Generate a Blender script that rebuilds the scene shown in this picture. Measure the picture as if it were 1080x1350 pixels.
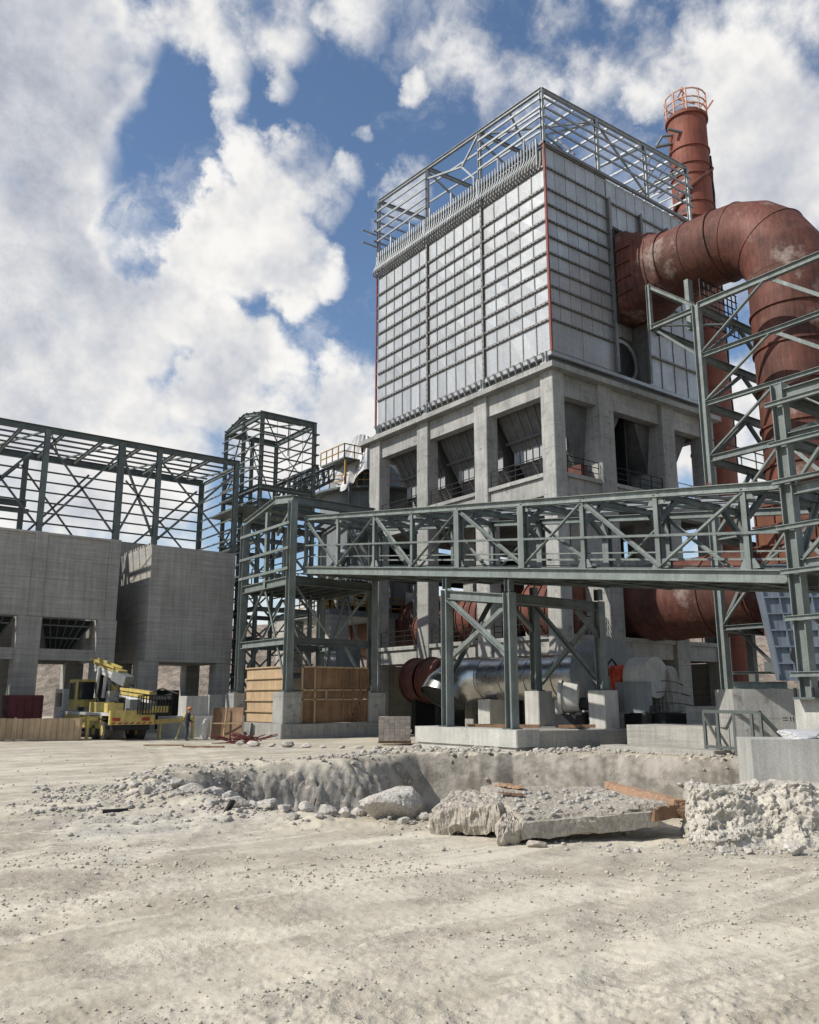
import bpy, math, random
import numpy as np
from mathutils import Vector, Matrix
random.seed(7)
rng = np.random.default_rng(11)
for o in list(bpy.data.objects): bpy.data.objects.remove(o)
scene = bpy.context.scene
COL = scene.collection
# ------------------------------------------------------------------ camera
# The plant grid is the world grid: +X and +Y follow the walls of the filter building, whose near corner stands on the origin.
CAM = Vector((-37.245, -34.541, 2.2)); YAW = math.radians(-37); PITCH = math.radians(12.5)
cd = bpy.data.cameras.new('camera'); cam = bpy.data.objects.new('camera', cd); COL.objects.link(cam)
cam.location = CAM; cam.rotation_euler = (math.radians(90) + PITCH, 0, YAW)
cd.sensor_fit = 'HORIZONTAL'; cd.sensor_width = 36; cd.lens = 36 * 1115 / 1080
cd.clip_start = .1; cd.clip_end = 6000
scene.camera = cam
FW = Vector((-math.sin(YAW), math.cos(YAW), 0)); RT = Vector((math.cos(YAW), math.sin(YAW), 0))
def site(r, f, z=0.0):          # a spot on the site given as metres to the right of / ahead of the viewpoint
    return Vector((CAM.x + r*RT.x + f*FW.x, CAM.y + r*RT.y + f*FW.y, z))
# ------------------------------------------------------------------ exposure, sun, sky
scene.view_settings.view_transform = 'Standard'; scene.view_settings.look = 'None'
scene.view_settings.gamma = 1; scene.view_settings.use_curve_mapping = False
scene.view_settings.exposure = 0.0
SUN_EL = math.radians(42)
sdir = Vector((-0.90, 0.30, 0)).normalized() * math.cos(SUN_EL); sdir.z = math.sin(SUN_EL)     # towards the sun
sl = bpy.data.lights.new('sun', 'SUN'); sl.energy = 4.9; sl.angle = math.radians(.6); sl.color = (1, .95, .87)
so = bpy.data.objects.new('sun', sl); COL.objects.link(so)
so.rotation_euler = (-sdir).to_track_quat('-Z', 'Y').to_euler(); so.location = (-60, 30, 60)
def make_world():
    w = bpy.data.worlds.new('World'); scene.world = w; w.use_nodes = True
    nt = w.node_tree; N = nt.nodes; L = nt.links; N.clear()
    def n(t, **k):
        x = N.new(t)
        for a, b in k.items(): setattr(x, a, b)
        return x
    def mth(op, a, b=None, clamp=False):
        m = n('ShaderNodeMath', operation=op, use_clamp=clamp)
        if op == 'SMOOTH_MAX': m.inputs[2].default_value = .12
        for i, v in enumerate((a, b)):
            if v is None: continue
            if isinstance(v, (int, float)): m.inputs[i].default_value = v
            else: L.new(v, m.inputs[i])
        return m.outputs[0]
    tc = n('ShaderNodeTexCoord').outputs['Generated']
    sky = n('ShaderNodeTexSky', sky_type='NISHITA'); sky.sun_disc = False
    sky.sun_elevation = SUN_EL; sky.sun_rotation = math.atan2(sdir.x, sdir.y); sky.altitude = 900; sky.air_density = 1.2; sky.dust_density = .5; sky.ozone_density = 3.2
    def bdir(x, y):
        v = FW*math.cos(PITCH) + Vector((0, 0, math.sin(PITCH))); u = -FW*math.sin(PITCH) + Vector((0, 0, math.cos(PITCH)))
        return (v + RT*((x-540)/1115) + u*((675-y)/1115)).normalized()
    # cloud banks: compass bearing of each bank's middle, its angular radius and its weight (negative: a clearing)
    banks = [(10,60,8,1),(70,140,7.5,1),(120,190,3.6,.85),(20,260,9,1),(80,270,4,.85),(60,380,7,.95),(150,75,4,.7),(165,215,1.8,.8),(140,300,3,.7),
             (250,40,3.6,.72),(285,90,2.6,.7),(300,130,1.8,.62),(355,45,3.2,.62),(300,10,4,.6),(372,112,1.4,.62),(545,108,1.3,.7),(455,20,2.6,.55),(590,60,2.2,.45),(640,70,2.6,.5),(700,60,3,.5),
             (300,325,4.3,.95),(240,300,2.6,.8),(350,260,2.4,.8),(330,215,2.0,.6),(390,215,2.6,.7),(420,260,2.4,.72),(370,330,3.4,.95),(420,355,2.5,.85),(390,395,2.2,.8),(450,235,1.6,.6),(235,190,1.6,.42),(300,175,1.4,.5),(478,175,1.1,.55),
             (200,345,2.6,.85),(150,380,3.2,.8),(230,400,3.4,.85),(180,440,3.4,.9),(90,470,6,1),(20,520,7,1),(140,540,5,.95),(300,450,2.4,.8),(330,480,3,.85),(280,520,4,.9),(220,530,3,.8),(370,520,3,.8),
             (470,490,2.6,.75),(440,560,4,.9),(500,580,4,.9),(350,580,5,.9),(530,250,2.2,.55),(500,280,1.8,.5),
             (780,90,3,.6),(830,60,3.4,.6),(880,110,3,.6),(970,140,5,.7),(1040,60,5,.55),(1010,220,5.5,.9),(930,30,3,.5),(960,290,3.5,.7),(1060,330,3,.5),(900,380,4,.7),(980,560,6,.9),(1060,480,4,.6),(700,600,9,.9),(60,620,7,.9),(200,610,5,.85),(640,110,1.8,.35),(740,40,2.6,.5)]
    banks += [(200,240,3.4,-.55),(190,310,2.4,-.5),(205,175,2.6,-.4),(230,120,2,-.3),(450,440,2.6,-.3),(420,130,2,-.2),(270,205,1.5,-.2)]
    # warp the view direction a little so that the banks get ragged outlines
    wn = n('ShaderNodeTexNoise'); wn.inputs['Scale'].default_value = 9; wn.inputs['Detail'].default_value = 9; wn.inputs['Roughness'].default_value = .62; L.new(tc, wn.inputs['Vector'])
    ws = n('ShaderNodeVectorMath', operation='SUBTRACT'); L.new(wn.outputs['Color'], ws.inputs[0]); ws.inputs[1].default_value = (.5, .5, .5)
    wm = n('ShaderNodeVectorMath', operation='SCALE'); L.new(ws.outputs[0], wm.inputs[0]); wm.inputs['Scale'].default_value = .11
    wa = n('ShaderNodeVectorMath', operation='ADD'); L.new(tc, wa.inputs[0]); L.new(wm.outputs[0], wa.inputs[1])
    wv = n('ShaderNodeVectorMath', operation='NORMALIZE'); L.new(wa.outputs[0], wv.inputs[0]); wv = wv.outputs[0]
    acc = None; neg = None
    for x, y, rad, wt in banks:
        d = n('ShaderNodeVectorMath', operation='DOT_PRODUCT'); L.new(wv, d.inputs[0]); d.inputs[1].default_value = bdir(x, y)
        mr = n('ShaderNodeMapRange', interpolation_type='SMOOTHSTEP'); L.new(d.outputs['Value'], mr.inputs['Value'])
        mr.inputs['From Min'].default_value = math.cos(math.radians(rad*1.22)); mr.inputs['From Max'].default_value = math.cos(math.radians(rad*.3))
        mr.inputs['To Min'].default_value = 0; mr.inputs['To Max'].default_value = wt
        if wt < 0: neg = mr.outputs[0] if neg is None else mth('ADD', neg, mr.outputs[0])
        else: acc = mr.outputs[0] if acc is None else mth('SMOOTH_MAX', acc, mr.outputs[0])
    acc = mth('ADD', acc, neg)
    sz = n('ShaderNodeSeparateXYZ'); L.new(tc, sz.inputs[0])      # low haze cloud all round the horizon
    hz = n('ShaderNodeMapRange', interpolation_type='SMOOTHSTEP'); L.new(sz.outputs['Z'], hz.inputs['Value']); hz.inputs['From Min'].default_value = .30; hz.inputs['From Max'].default_value = .06; hz.inputs['To Max'].default_value = .62
    acc = mth('SMOOTH_MAX', acc, hz.outputs[0])
    grey = None      # thick grey cloud: bearing, radius, weight
    for x, y, rad, wt in [(30,120,11,1),(20,300,10,1),(30,480,8,.75),(110,190,5,.6),(60,620,8,.55),(960,150,8,.45),(200,560,5,.35),(1060,330,5,.4)]:
        d = n('ShaderNodeVectorMath', operation='DOT_PRODUCT'); L.new(wv, d.inputs[0]); d.inputs[1].default_value = bdir(x, y)
        mr = n('ShaderNodeMapRange', interpolation_type='SMOOTHSTEP'); L.new(d.outputs['Value'], mr.inputs['Value'])
        mr.inputs['From Min'].default_value = math.cos(math.radians(rad*1.4)); mr.inputs['From Max'].default_value = math.cos(math.radians(rad*.3)); mr.inputs['To Min'].default_value = 0; mr.inputs['To Max'].default_value = wt
        grey = mr.outputs[0] if grey is None else mth('SMOOTH_MAX', grey, mr.outputs[0])
    # away from these banks the same broken cloud goes on
    d = n('ShaderNodeVectorMath', operation='DOT_PRODUCT'); L.new(tc, d.inputs[0]); d.inputs[1].default_value = bdir(540, 420)
    mr = n('ShaderNodeMapRange', interpolation_type='SMOOTHSTEP'); L.new(d.outputs['Value'], mr.inputs['Value'])
    mr.inputs['From Min'].default_value = math.cos(math.radians(36)); mr.inputs['From Max'].default_value = math.cos(math.radians(28)); mr.inputs['To Min'].default_value = 1; mr.inputs['To Max'].default_value = 0
    ln = n('ShaderNodeTexNoise'); ln.inputs['Scale'].default_value = 2.3; ln.inputs['Detail'].default_value = 3; L.new(tc, ln.inputs['Vector'])
    acc = mth('ADD', acc, mth('MULTIPLY', mr.outputs[0], mth('MULTIPLY', mth('SUBTRACT', ln.outputs['Fac'], .47), 3.0)))
    def fbm(vec, sc, det, ro):
        t = n('ShaderNodeTexNoise'); t.inputs['Scale'].default_value = sc; t.inputs['Detail'].default_value = det; t.inputs['Roughness'].default_value = ro
        L.new(vec, t.inputs['Vector']); return t.outputs['Fac']
    def dens(vec, det):
        return mth('ADD', mth('MULTIPLY', mth('SUBTRACT', fbm(vec, 9.0, det, .62), .5), 2.1), mth('MULTIPLY', mth('SUBTRACT', fbm(vec, 4, 3, .5), .5), .5))
    nz = dens(tc, 11)
    off = n('ShaderNodeVectorMath', operation='ADD'); L.new(tc, off.inputs[0]); off.inputs[1].default_value = sdir * .035 + Vector((0, 0, .035))
    nz2 = dens(off.outputs[0], 4); nz1 = dens(tc, 4)
    dn = mth('SUBTRACT', mth('ADD', acc, nz), .60)
    al = n('ShaderNodeMapRange', interpolation_type='SMOOTHSTEP'); L.new(dn, al.inputs['Value']); al.inputs['From Min'].default_value = -.30; al.inputs['From Max'].default_value = .30
    wsp = n('ShaderNodeMapRange', interpolation_type='SMOOTHSTEP'); L.new(fbm(wv, 4.5, 12, .66), wsp.inputs['Value']); wsp.inputs['From Min'].default_value = .47; wsp.inputs['From Max'].default_value = .74; wsp.inputs['To Max'].default_value = .85
    alf = mth('SUBTRACT', 1, mth('MULTIPLY', mth('SUBTRACT', 1, al.outputs[0]), mth('SUBTRACT', 1, wsp.outputs[0])))
    # clouds: bright where thin and on the side turned to the sun, grey where thick
    rel = mth('MULTIPLY', mth('SUBTRACT', nz1, nz2), .40)
    thick = n('ShaderNodeMapRange', interpolation_type='SMOOTHSTEP'); L.new(mth('ADD', dn, mth('MULTIPLY', rel, -.4)), thick.inputs['Value']); thick.inputs['From Min'].default_value = .0; thick.inputs['From Max'].default_value = .9
    br = mth('ADD', mth('SUBTRACT', .93, mth('MULTIPLY', thick.outputs[0], mth('ADD', .10, mth('MULTIPLY', grey, .33)))), rel)
    br = mth('ADD', br, mth('MULTIPLY', mth('SUBTRACT', fbm(wv, 3.6, 6, .55), .5), .55))
    br = mth('MINIMUM', mth('MAXIMUM', br, .42), 1.0)
    cc = n('ShaderNodeMixRGB'); cc.inputs[1].default_value = (.80, .86, 1.0, 1); cc.inputs[2].default_value = (1.0, .985, .96, 1); L.new(mth('MULTIPLY', mth('SUBTRACT', br, .55), 2.6, True), cc.inputs[0])
    cm = n('ShaderNodeVectorMath', operation='SCALE'); L.new(cc.outputs[0], cm.inputs[0]); L.new(br, cm.inputs['Scale'])
    b1 = n('ShaderNodeBackground'); L.new(sky.outputs[0], b1.inputs[0]); b1.inputs[1].default_value = .13
    b2 = n('ShaderNodeBackground'); L.new(cm.outputs[0], b2.inputs[0]); b2.inputs[1].default_value = .95
    mx = n('ShaderNodeMixShader'); L.new(alf, mx.inputs[0]); L.new(b1.outputs[0], mx.inputs[1]); L.new(b2.outputs[0], mx.inputs[2])
    out = n('ShaderNodeOutputWorld'); L.new(mx.outputs[0], out.inputs[0])
    w.cycles.sampling_method = 'MANUAL'; w.cycles.sample_map_resolution = 512
make_world()
# ------------------------------------------------------------------ materials
def mat(name, c1, c2=None, rough=.8, metal=0., sc=1.5, bump=.15, streak=0., grid=None, fine=30, tone=.10, fs=.5, spec=.4, blotch=None, bump_d=.03, hs=0.):
    """procedural surface: two tones mixed by noise, optional vertical streaks, optional blotches of a third colour, formwork lines"""
    m = bpy.data.materials.new(name); m.use_nodes = True
    nt = m.node_tree; N = nt.nodes; L = nt.links; b = N['Principled BSDF']
    c2 = c2 or tuple(v*.6 for v in c1)
    def n(t, **k):
        x = N.new(t)
        for a, q in k.items(): setattr(x, a, q)
        return x
    tc = n('ShaderNodeTexCoord').outputs['Object']
    t1 = n('ShaderNodeTexNoise'); t1.inputs['Scale'].default_value = sc; t1.inputs['Detail'].default_value = 9; t1.inputs['Roughness'].default_value = .65; L.new(tc, t1.inputs['Vector'])
    r1 = n('ShaderNodeMapRange'); L.new(t1.outputs['Fac'], r1.inputs['Value']); r1.inputs['From Min'].default_value = .35; r1.inputs['From Max'].default_value = .68
    mx = n('ShaderNodeMixRGB'); mx.inputs[1].default_value = (*c1, 1); mx.inputs[2].default_value = (*c2, 1); L.new(r1.outputs[0], mx.inputs[0]); col = mx.outputs[0]
    t2 = n('ShaderNodeTexNoise'); t2.inputs['Scale'].default_value = fine; t2.inputs['Detail'].default_value = 5; L.new(tc, t2.inputs['Vector'])
    hgt = t2.outputs['Fac']
    def mul(colr, fac_out, lo, hi, a=.3, z=.7):
        r = n('ShaderNodeMapRange'); L.new(fac_out, r.inputs['Value']); r.inputs['From Min'].default_value = a; r.inputs['From Max'].default_value = z; r.inputs['To Min'].default_value = lo; r.inputs['To Max'].default_value = hi
        v = n('ShaderNodeVectorMath', operation='SCALE'); L.new(colr, v.inputs[0]); L.new(r.outputs[0], v.inputs['Scale']); return v.outputs[0]
    col = mul(col, t2.outputs['Fac'], 1-fs*.35, 1+fs*.25)
    if streak:
        mp = n('ShaderNodeMapping'); mp.inputs['Scale'].default_value = (3.2, 3.2, .22); L.new(tc, mp.inputs['Vector'])
        t3 = n('ShaderNodeTexNoise'); t3.inputs['Scale'].default_value = 1.6; t3.inputs['Detail'].default_value = 6; t3.inputs['Roughness'].default_value = .7; L.new(mp.outputs[0], t3.inputs['Vector'])
        col = mul(col, t3.outputs['Fac'], 1-streak, 1+streak*.55)
    if hs:
        mp = n('ShaderNodeMapping'); mp.inputs['Scale'].default_value = (.22, .22, 4.5); L.new(tc, mp.inputs['Vector'])
        t3 = n('ShaderNodeTexNoise'); t3.inputs['Scale'].default_value = 1.4; t3.inputs['Detail'].default_value = 7; t3.inputs['Roughness'].default_value = .7; L.new(mp.outputs[0], t3.inputs['Vector'])
        col = mul(col, t3.outputs['Fac'], 1-hs, 1+hs*.6)
    if blotch:
        t4 = n('ShaderNodeTexNoise'); t4.inputs['Scale'].default_value = blotch[1]; t4.inputs['Detail'].default_value = 10; t4.inputs['Roughness'].default_value = .72; L.new(tc, t4.inputs['Vector'])
        r4 = n('ShaderNodeMapRange'); L.new(t4.outputs['Fac'], r4.inputs['Value']); r4.inputs['From Min'].default_value = blotch[2]; r4.inputs['From Max'].default_value = blotch[2]+.1; r4.inputs['To Max'].default_value = blotch[3]
        m4 = n('ShaderNodeMixRGB'); L.new(r4.outputs[0], m4.inputs[0]); L.new(col, m4.inputs[1]); m4.inputs[2].default_value = (*blotch[0], 1); col = m4.outputs[0]
    if grid:   # (board height in metres, darkness): formwork board marks, horizontal
        sx = n('ShaderNodeSeparateXYZ'); L.new(tc, sx.inputs[0])
        f = n('ShaderNodeMath', operation='MODULO'); ad = n('ShaderNodeMath', operation='ADD'); L.new(sx.outputs['Z'], ad.inputs[0]); ad.inputs[1].default_value = 100; L.new(ad.outputs[0], f.inputs[0]); f.inputs[1].default_value = grid[0]
        g = n('ShaderNodeMapRange'); L.new(f.outputs[0], g.inputs['Value']); g.inputs['From Min'].default_value = 0; g.inputs['From Max'].default_value = .05; g.inputs['To Min'].default_value = 1-grid[1]; g.inputs['To Max'].default_value = 1
        v = n('ShaderNodeVectorMath', operation='SCALE'); L.new(col, v.inputs[0]); L.new(g.outputs[0], v.inputs['Scale']); col = v.outputs[0]
        xy = n('ShaderNodeMath', operation='ADD'); L.new(sx.outputs['X'], xy.inputs[0]); L.new(sx.outputs['Y'], xy.inputs[1])
        a2 = n('ShaderNodeMath', operation='ADD'); L.new(xy.outputs[0], a2.inputs[0]); a2.inputs[1].default_value = 200.37
        f2 = n('ShaderNodeMath', operation='MODULO'); L.new(a2.outputs[0], f2.inputs[0]); f2.inputs[1].default_value = 2.44
        g2 = n('ShaderNodeMapRange'); L.new(f2.outputs[0], g2.inputs['Value']); g2.inputs['From Max'].default_value = .035; g2.inputs['To Min'].default_value = 1-grid[1]*.8; g2.inputs['To Max'].default_value = 1
        v = n('ShaderNodeVectorMath', operation='SCALE'); L.new(col, v.inputs[0]); L.new(g2.outputs[0], v.inputs['Scale']); col = v.outputs[0]
    oi = n('ShaderNodeObjectInfo'); col = mul(col, oi.outputs['Random'], 1-tone, 1+tone, 0, 1)
    L.new(col, b.inputs['Base Color'])
    b.inputs['Metallic'].default_value = metal; b.inputs['Specular IOR Level'].default_value = spec
    rr = n('ShaderNodeMapRange'); L.new(t1.outputs['Fac'], rr.inputs['Value']); rr.inputs['From Min'].default_value = .3; rr.inputs['From Max'].default_value = .7; rr.inputs['To Min'].default_value = max(.05, rough-.1); rr.inputs['To Max'].default_value = min(1, rough+.12); L.new(rr.outputs[0], b.inputs['Roughness'])
    if bump:
        bp = n('ShaderNodeBump'); bp.inputs['Strength'].default_value = bump; bp.inputs['Distance'].default_value = bump_d
        ad = n('ShaderNodeMath', operation='ADD'); L.new(hgt, ad.inputs[0]); L.new(t1.outputs['Fac'], ad.inputs[1]); L.new(ad.outputs[0], bp.inputs['Height']); L.new(bp.outputs[0], b.inputs['Normal'])
    return m
M = {}
M['concrete'] = mat('concrete', (.39,.385,.36), (.27,.268,.25), .88, sc=.55, streak=.26, hs=.08, grid=(1.45,.38), bump=.4, blotch=((.12,.12,.11), 2.0, .55, .7))
M['concrete_pale'] = mat('concrete_pale', (.48,.47,.43), (.34,.335,.31), .88, sc=.9, streak=.2, bump=.3, blotch=((.15,.14,.12), 1.7, .62, .6))
M['concrete_grey'] = mat('concrete_grey', (.41,.39,.35), (.31,.295,.265), .9, sc=.35, streak=.22, hs=.26, grid=(1.22,.2), bump=.4, blotch=((.12,.117,.11), .8, .62, .45), tone=.03)
M['panel'] = mat('sheet_panel', (.43,.44,.44), (.34,.35,.35), .5, .45, sc=.5, bump=.12, tone=.09, fine=6, fs=.3, streak=.12)
M['rib'] = mat('rib_steel', (.235,.23,.22), (.16,.155,.15), .6, .5, sc=2, bump=.1)
M['bolt'] = mat('bolt_black', (.02,.02,.02), None, .6, .5)
M['redlead'] = mat('red_lead_paint', (.24,.055,.04), (.14,.045,.035), .6, sc=1.2)
M['galv'] = mat('galvanised_steel', (.33,.345,.35), (.22,.23,.235), .5, .5, sc=3, fs=.2, bump=.05)
M['green'] = mat('sage_green_paint', (.205,.232,.216), (.135,.155,.144), .6, .0, sc=1.3, fs=.5, bump=.08, streak=.3, blotch=((.20,.15,.11), 1.6, .63, .6), tone=.16)
M['dgreen'] = mat('dark_steel_paint', (.13,.148,.14), (.085,.098,.093), .55, .2, sc=1.3, fs=.3, bump=.05)
M['rust'] = mat('oxide_red_duct', (.17,.058,.038), (.06,.028,.022), .72, .05, sc=.38, bump=.35, streak=.5, blotch=((.31,.25,.215), .30, .57, .8), tone=.06, fine=14)
M['rustc'] = mat('oxide_red_chimney', (.24,.07,.04), (.15,.05,.033), .68, .05, sc=.5, bump=.2, streak=.3, tone=.05)
M['rust2'] = mat('rusty_orange_steel', (.23,.082,.040), (.11,.045,.028), .8, .05, sc=.7, bump=.3, streak=.3)
M['pinkish'] = mat('primed_pale_orange', (.55,.33,.24), (.42,.2,.13), .6, sc=2)
M['silver'] = mat('polished_cladding', (.50,.505,.50), (.36,.36,.35), .27, 1., sc=1.0, bump=.25, tone=.02, fs=.1, fine=2.2, bump_d=.08)
M['tank'] = mat('grey_tank_paint', (.22,.235,.24), (.16,.17,.175), .6, .2, sc=.4, streak=.25, bump=.1)
M['hopperm'] = mat('shaded_hopper_plate', (.15,.152,.15), (.09,.09,.09), .7, .1, sc=.6, streak=.3)  # hopper grey darkened: the shade of the bays is in the colour
M['blue'] = mat('primer_blue_grey', (.20,.235,.285), (.14,.17,.21), .6, .1, sc=.6, streak=.3, tone=.07)
M['tarp'] = mat('white_tarp', (.62,.62,.61), (.42,.42,.42), .55, sc=1.2, bump=.5)
M['ply'] = mat('pale_plywood', (.46,.335,.20), (.35,.25,.15), .75, sc=1.3, streak=.3, tone=.12)
M['plyd'] = mat('brown_plywood', (.26,.155,.085), (.15,.09,.052), .75, sc=1.1, streak=.35, tone=.14)
M['plank'] = mat('orange_plank', (.39,.235,.145), (.29,.195,.135), .8, sc=3, tone=.1, bump=.4, blotch=((.40,.36,.30), 3, .55, .8))
M['yellow'] = mat('yellow_paint', (.56,.44,.12), (.38,.30,.11), .5, sc=1.8, fs=.6, streak=.3, blotch=((.24,.20,.14), 2.6, .54, .85))
M['ochre'] = mat('yellow_handrail', (.40,.24,.055), (.22,.13,.04), .6)
M['orange'] = mat('orange_motor_paint', (.66,.075,.025), None, .4, sc=3)
M['white'] = mat('white_paint', (.66,.66,.63), (.42,.41,.38), .45, sc=2, streak=.3, blotch=((.3,.27,.22), 2.5, .58, .7))
M['dark'] = mat('dark_metal', (.025,.026,.028), None, .6, .3)
M['rubber'] = mat('tyre_rubber', (.02,.02,.02), (.08,.075,.065), .9, sc=5)
M['glass'] = mat('cab_glass', (.03,.035,.04), None, .1, bump=0, spec=.8, tone=0)
M['lampred'] = mat('tail_lamp_red', (.35,.03,.02), None, .3)
M['rebar'] = mat('rusty_rebar', (.10,.055,.035), (.06,.035,.025), .85)
M['redbar'] = mat('maroon_bar', (.12,.02,.022), None, .7)
M['brick'] = mat('grey_paving_block', (.28,.25,.22), (.2,.175,.15), .9, sc=6, tone=.2)
M['rock'] = mat('limestone', (.48,.45,.40), (.36,.33,.285), .95, sc=2.2, bump=.8, fine=22, tone=.10, fs=.8)
M['spoil'] = mat('pale_spoil', (.52,.48,.41), (.41,.375,.31), .95, sc=2.6, bump=.9, fine=20, fs=.8)
M['clod'] = mat('earth_clod', (.50,.455,.375), (.40,.36,.29), .95, sc=8, tone=.05)
M['crust'] = mat('broken_mortar', (.43,.385,.315), (.30,.265,.215), .95, sc=2.6, bump=.9, fine=18, fs=.8)
M['cloth'] = mat('navy_workwear', (.022,.026,.034), (.035,.04,.05), .9)
M['skin'] = mat('skin', (.42,.23,.15), None, .6)
M['helmet'] = mat('hard_hat_orange', (.55,.22,.06), None, .35)
M['bag'] = mat('dusty_sheet', (.33,.315,.275), (.21,.20,.175), .7, sc=1.8, bump=.6)
M['maroon'] = mat('maroon_steel', (.12,.022,.028), (.07,.016,.02), .6)
M['fabric'] = mat('pale_sack', (.62,.60,.55), (.48,.46,.42), .9, sc=4, bump=.6)
M['teal'] = mat('teal_strap', (.05,.28,.26), None, .7)
M['hill'] = mat('quarry_slope', (.30,.235,.185), (.14,.12,.09), .95, sc=.05, bump=.8, fine=.6, fs=.9, blotch=((.12,.12,.08), .12, .58, .7), tone=0, bump_d=1.5)
def ground_mat():
    m = bpy.data.materials.new('dusty_ground'); m.use_nodes = True; nt = m.node_tree; N = nt.nodes; L = nt.links; b = N['Principled BSDF']
    tc = N.new('ShaderNodeTexCoord').outputs['Object']
    def noise(sc, det=8, ro=.6, vec=tc, dist=0):
        t = N.new('ShaderNodeTexNoise'); t.inputs['Scale'].default_value = sc; t.inputs['Detail'].default_value = det; t.inputs['Roughness'].default_value = ro; t.inputs['Distortion'].default_value = dist; L.new(vec, t.inputs['Vector']); return t.outputs['Fac']
    def rng_(f, a, z, lo=0, hi=1):
        r = N.new('ShaderNodeMapRange'); r.interpolation_type = 'SMOOTHSTEP'; L.new(f, r.inputs['Value'])
        for k, v in zip(('From Min', 'From Max', 'To Min', 'To Max'), (a, z, lo, hi)): r.inputs[k].default_value = v
        return r.outputs[0]
    def mix(f, a, c):
        x = N.new('ShaderNodeMixRGB'); L.new(f, x.inputs[0])
        for i, v in ((1, a), (2, c)):
            if isinstance(v, tuple): x.inputs[i].default_value = (*v, 1)
            else: L.new(v, x.inputs[i])
        return x.outputs[0]
    mp = N.new('ShaderNodeMapping'); mp.inputs['Rotation'].default_value = (0, 0, math.radians(-20)); mp.inputs['Scale'].default_value = (.35, 1.5, 1); L.new(tc, mp.inputs['Vector'])
    c = mix(rng_(noise(.28, 9, .62), .40, .62), (.37, .328, .25), (.515, .465, .365))
    c = mix(rng_(noise(.75, 8, .6, mp.outputs[0], .6), .44, .60, 0, .85), c, (.555, .505, .405))                # pale wheel-swept streaks
    c = mix(rng_(noise(.13, 6, .5), .55, .66, 0, .55), c, (.39, .38, .355))                                  # greyer patches
    c = mix(rng_(noise(1.6, 11, .72), .52, .68, 0, .75), c, (.26, .23, .185))                              # damp / dark crumbs
    c = mix(rng_(noise(26, 5, .7), .58, .70, 0, .6), c, (.22, .20, .165))
    c = mix(rng_(noise(85, 4, .7), .50, .66, 0, .55), c, (.30, .27, .22))
    c = mix(rng_(noise(34, 5, .7), .62, .72, 0, .6), c, (.66, .63, .57))
    c = mix(rng_(noise(.55, 7, .62), .46, .62, 0, .5), c, (.33, .29, .235))                                  # loose crumbly patches are darker
    c = mix(rng_(noise(.42, 9, .66, mp.outputs[0], 1.2), .52, .60, 0, .8), c, (.575, .525, .42))
    def pebbles(sc, keep, vec=tc):
        v = N.new('ShaderNodeTexVoronoi'); v.inputs['Scale'].default_value = sc; L.new(vec, v.inputs['Vector']); v.inputs['Randomness'].default_value = 1
        sp = N.new('ShaderNodeSeparateColor'); L.new(v.outputs['Color'], sp.inputs[0])
        on = rng_(sp.outputs[0], keep, keep+.01); sh = rng_(v.outputs['Distance'], .42, .22); k = N.new('ShaderNodeMath'); k.operation = 'MULTIPLY'; L.new(on, k.inputs[0]); L.new(sh, k.inputs[1])
        return k.outputs[0], sp.outputs[1]
    patch = rng_(noise(.8, 6, .6), .42, .58, .0, 1)
    ph = []
    for sc, keep in ((16, .90), (38, .78), (95, .62)):
        k, tone = pebbles(sc, keep); m_ = N.new('ShaderNodeMath'); m_.operation = 'MULTIPLY'; L.new(k, m_.inputs[0]); L.new(patch, m_.inputs[1]); ph.append((m_.outputs[0], sc))
        pc = mix(tone, (.27, .24, .19), (.60, .57, .49)); x = N.new('ShaderNodeMixRGB'); m2 = N.new('ShaderNodeMath'); m2.operation = 'MULTIPLY'; L.new(m_.outputs[0], m2.inputs[0]); m2.inputs[1].default_value = .75
        L.new(m2.outputs[0], x.inputs[0]); L.new(c, x.inputs[1]); L.new(pc, x.inputs[2]); c = x.outputs[0]
    # cut faces are browner and rough
    g = N.new('ShaderNodeNewGeometry'); sx = N.new('ShaderNodeSeparateXYZ'); L.new(g.outputs['True Normal'], sx.inputs[0])
    mp2 = N.new('ShaderNodeMapping'); mp2.inputs['Scale'].default_value = (1.2, 1.2, 1.5); L.new(tc, mp2.inputs['Vector'])
    wall = mix(rng_(noise(1.1, 9, .65, mp2.outputs[0]), .38, .62), (.20, .18, .15), (.36, .33, .285))
    c = mix(rng_(sx.outputs['Z'], .80, .50), c, wall)
    L.new(c, b.inputs['Base Color']); b.inputs['Roughness'].default_value = .95; b.inputs['Specular IOR Level'].default_value = .2
    h1 = noise(7, 10, .6); h2 = noise(45, 5, .6)
    a = N.new('ShaderNodeMath'); a.operation = 'MULTIPLY_ADD'; L.new(h2, a.inputs[0]); a.inputs[1].default_value = .30; L.new(h1, a.inputs[2])
    loose = rng_(noise(.55, 7, .62), .44, .60, .35, 1.0); bp = N.new('ShaderNodeBump'); L.new(loose, bp.inputs['Strength']); bp.inputs['Distance'].default_value = .04
    hh = a.outputs[0]
    for po, sc in ph:
        q = N.new('ShaderNodeMath'); q.operation = 'MULTIPLY_ADD'; L.new(po, q.inputs[0]); q.inputs[1].default_value = 7.0/sc; L.new(hh, q.inputs[2]); hh = q.outputs[0]
    L.new(hh, bp.inputs['Height']); L.new(bp.outputs[0], b.inputs['Normal'])
    return m
M['ground'] = ground_mat()
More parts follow.
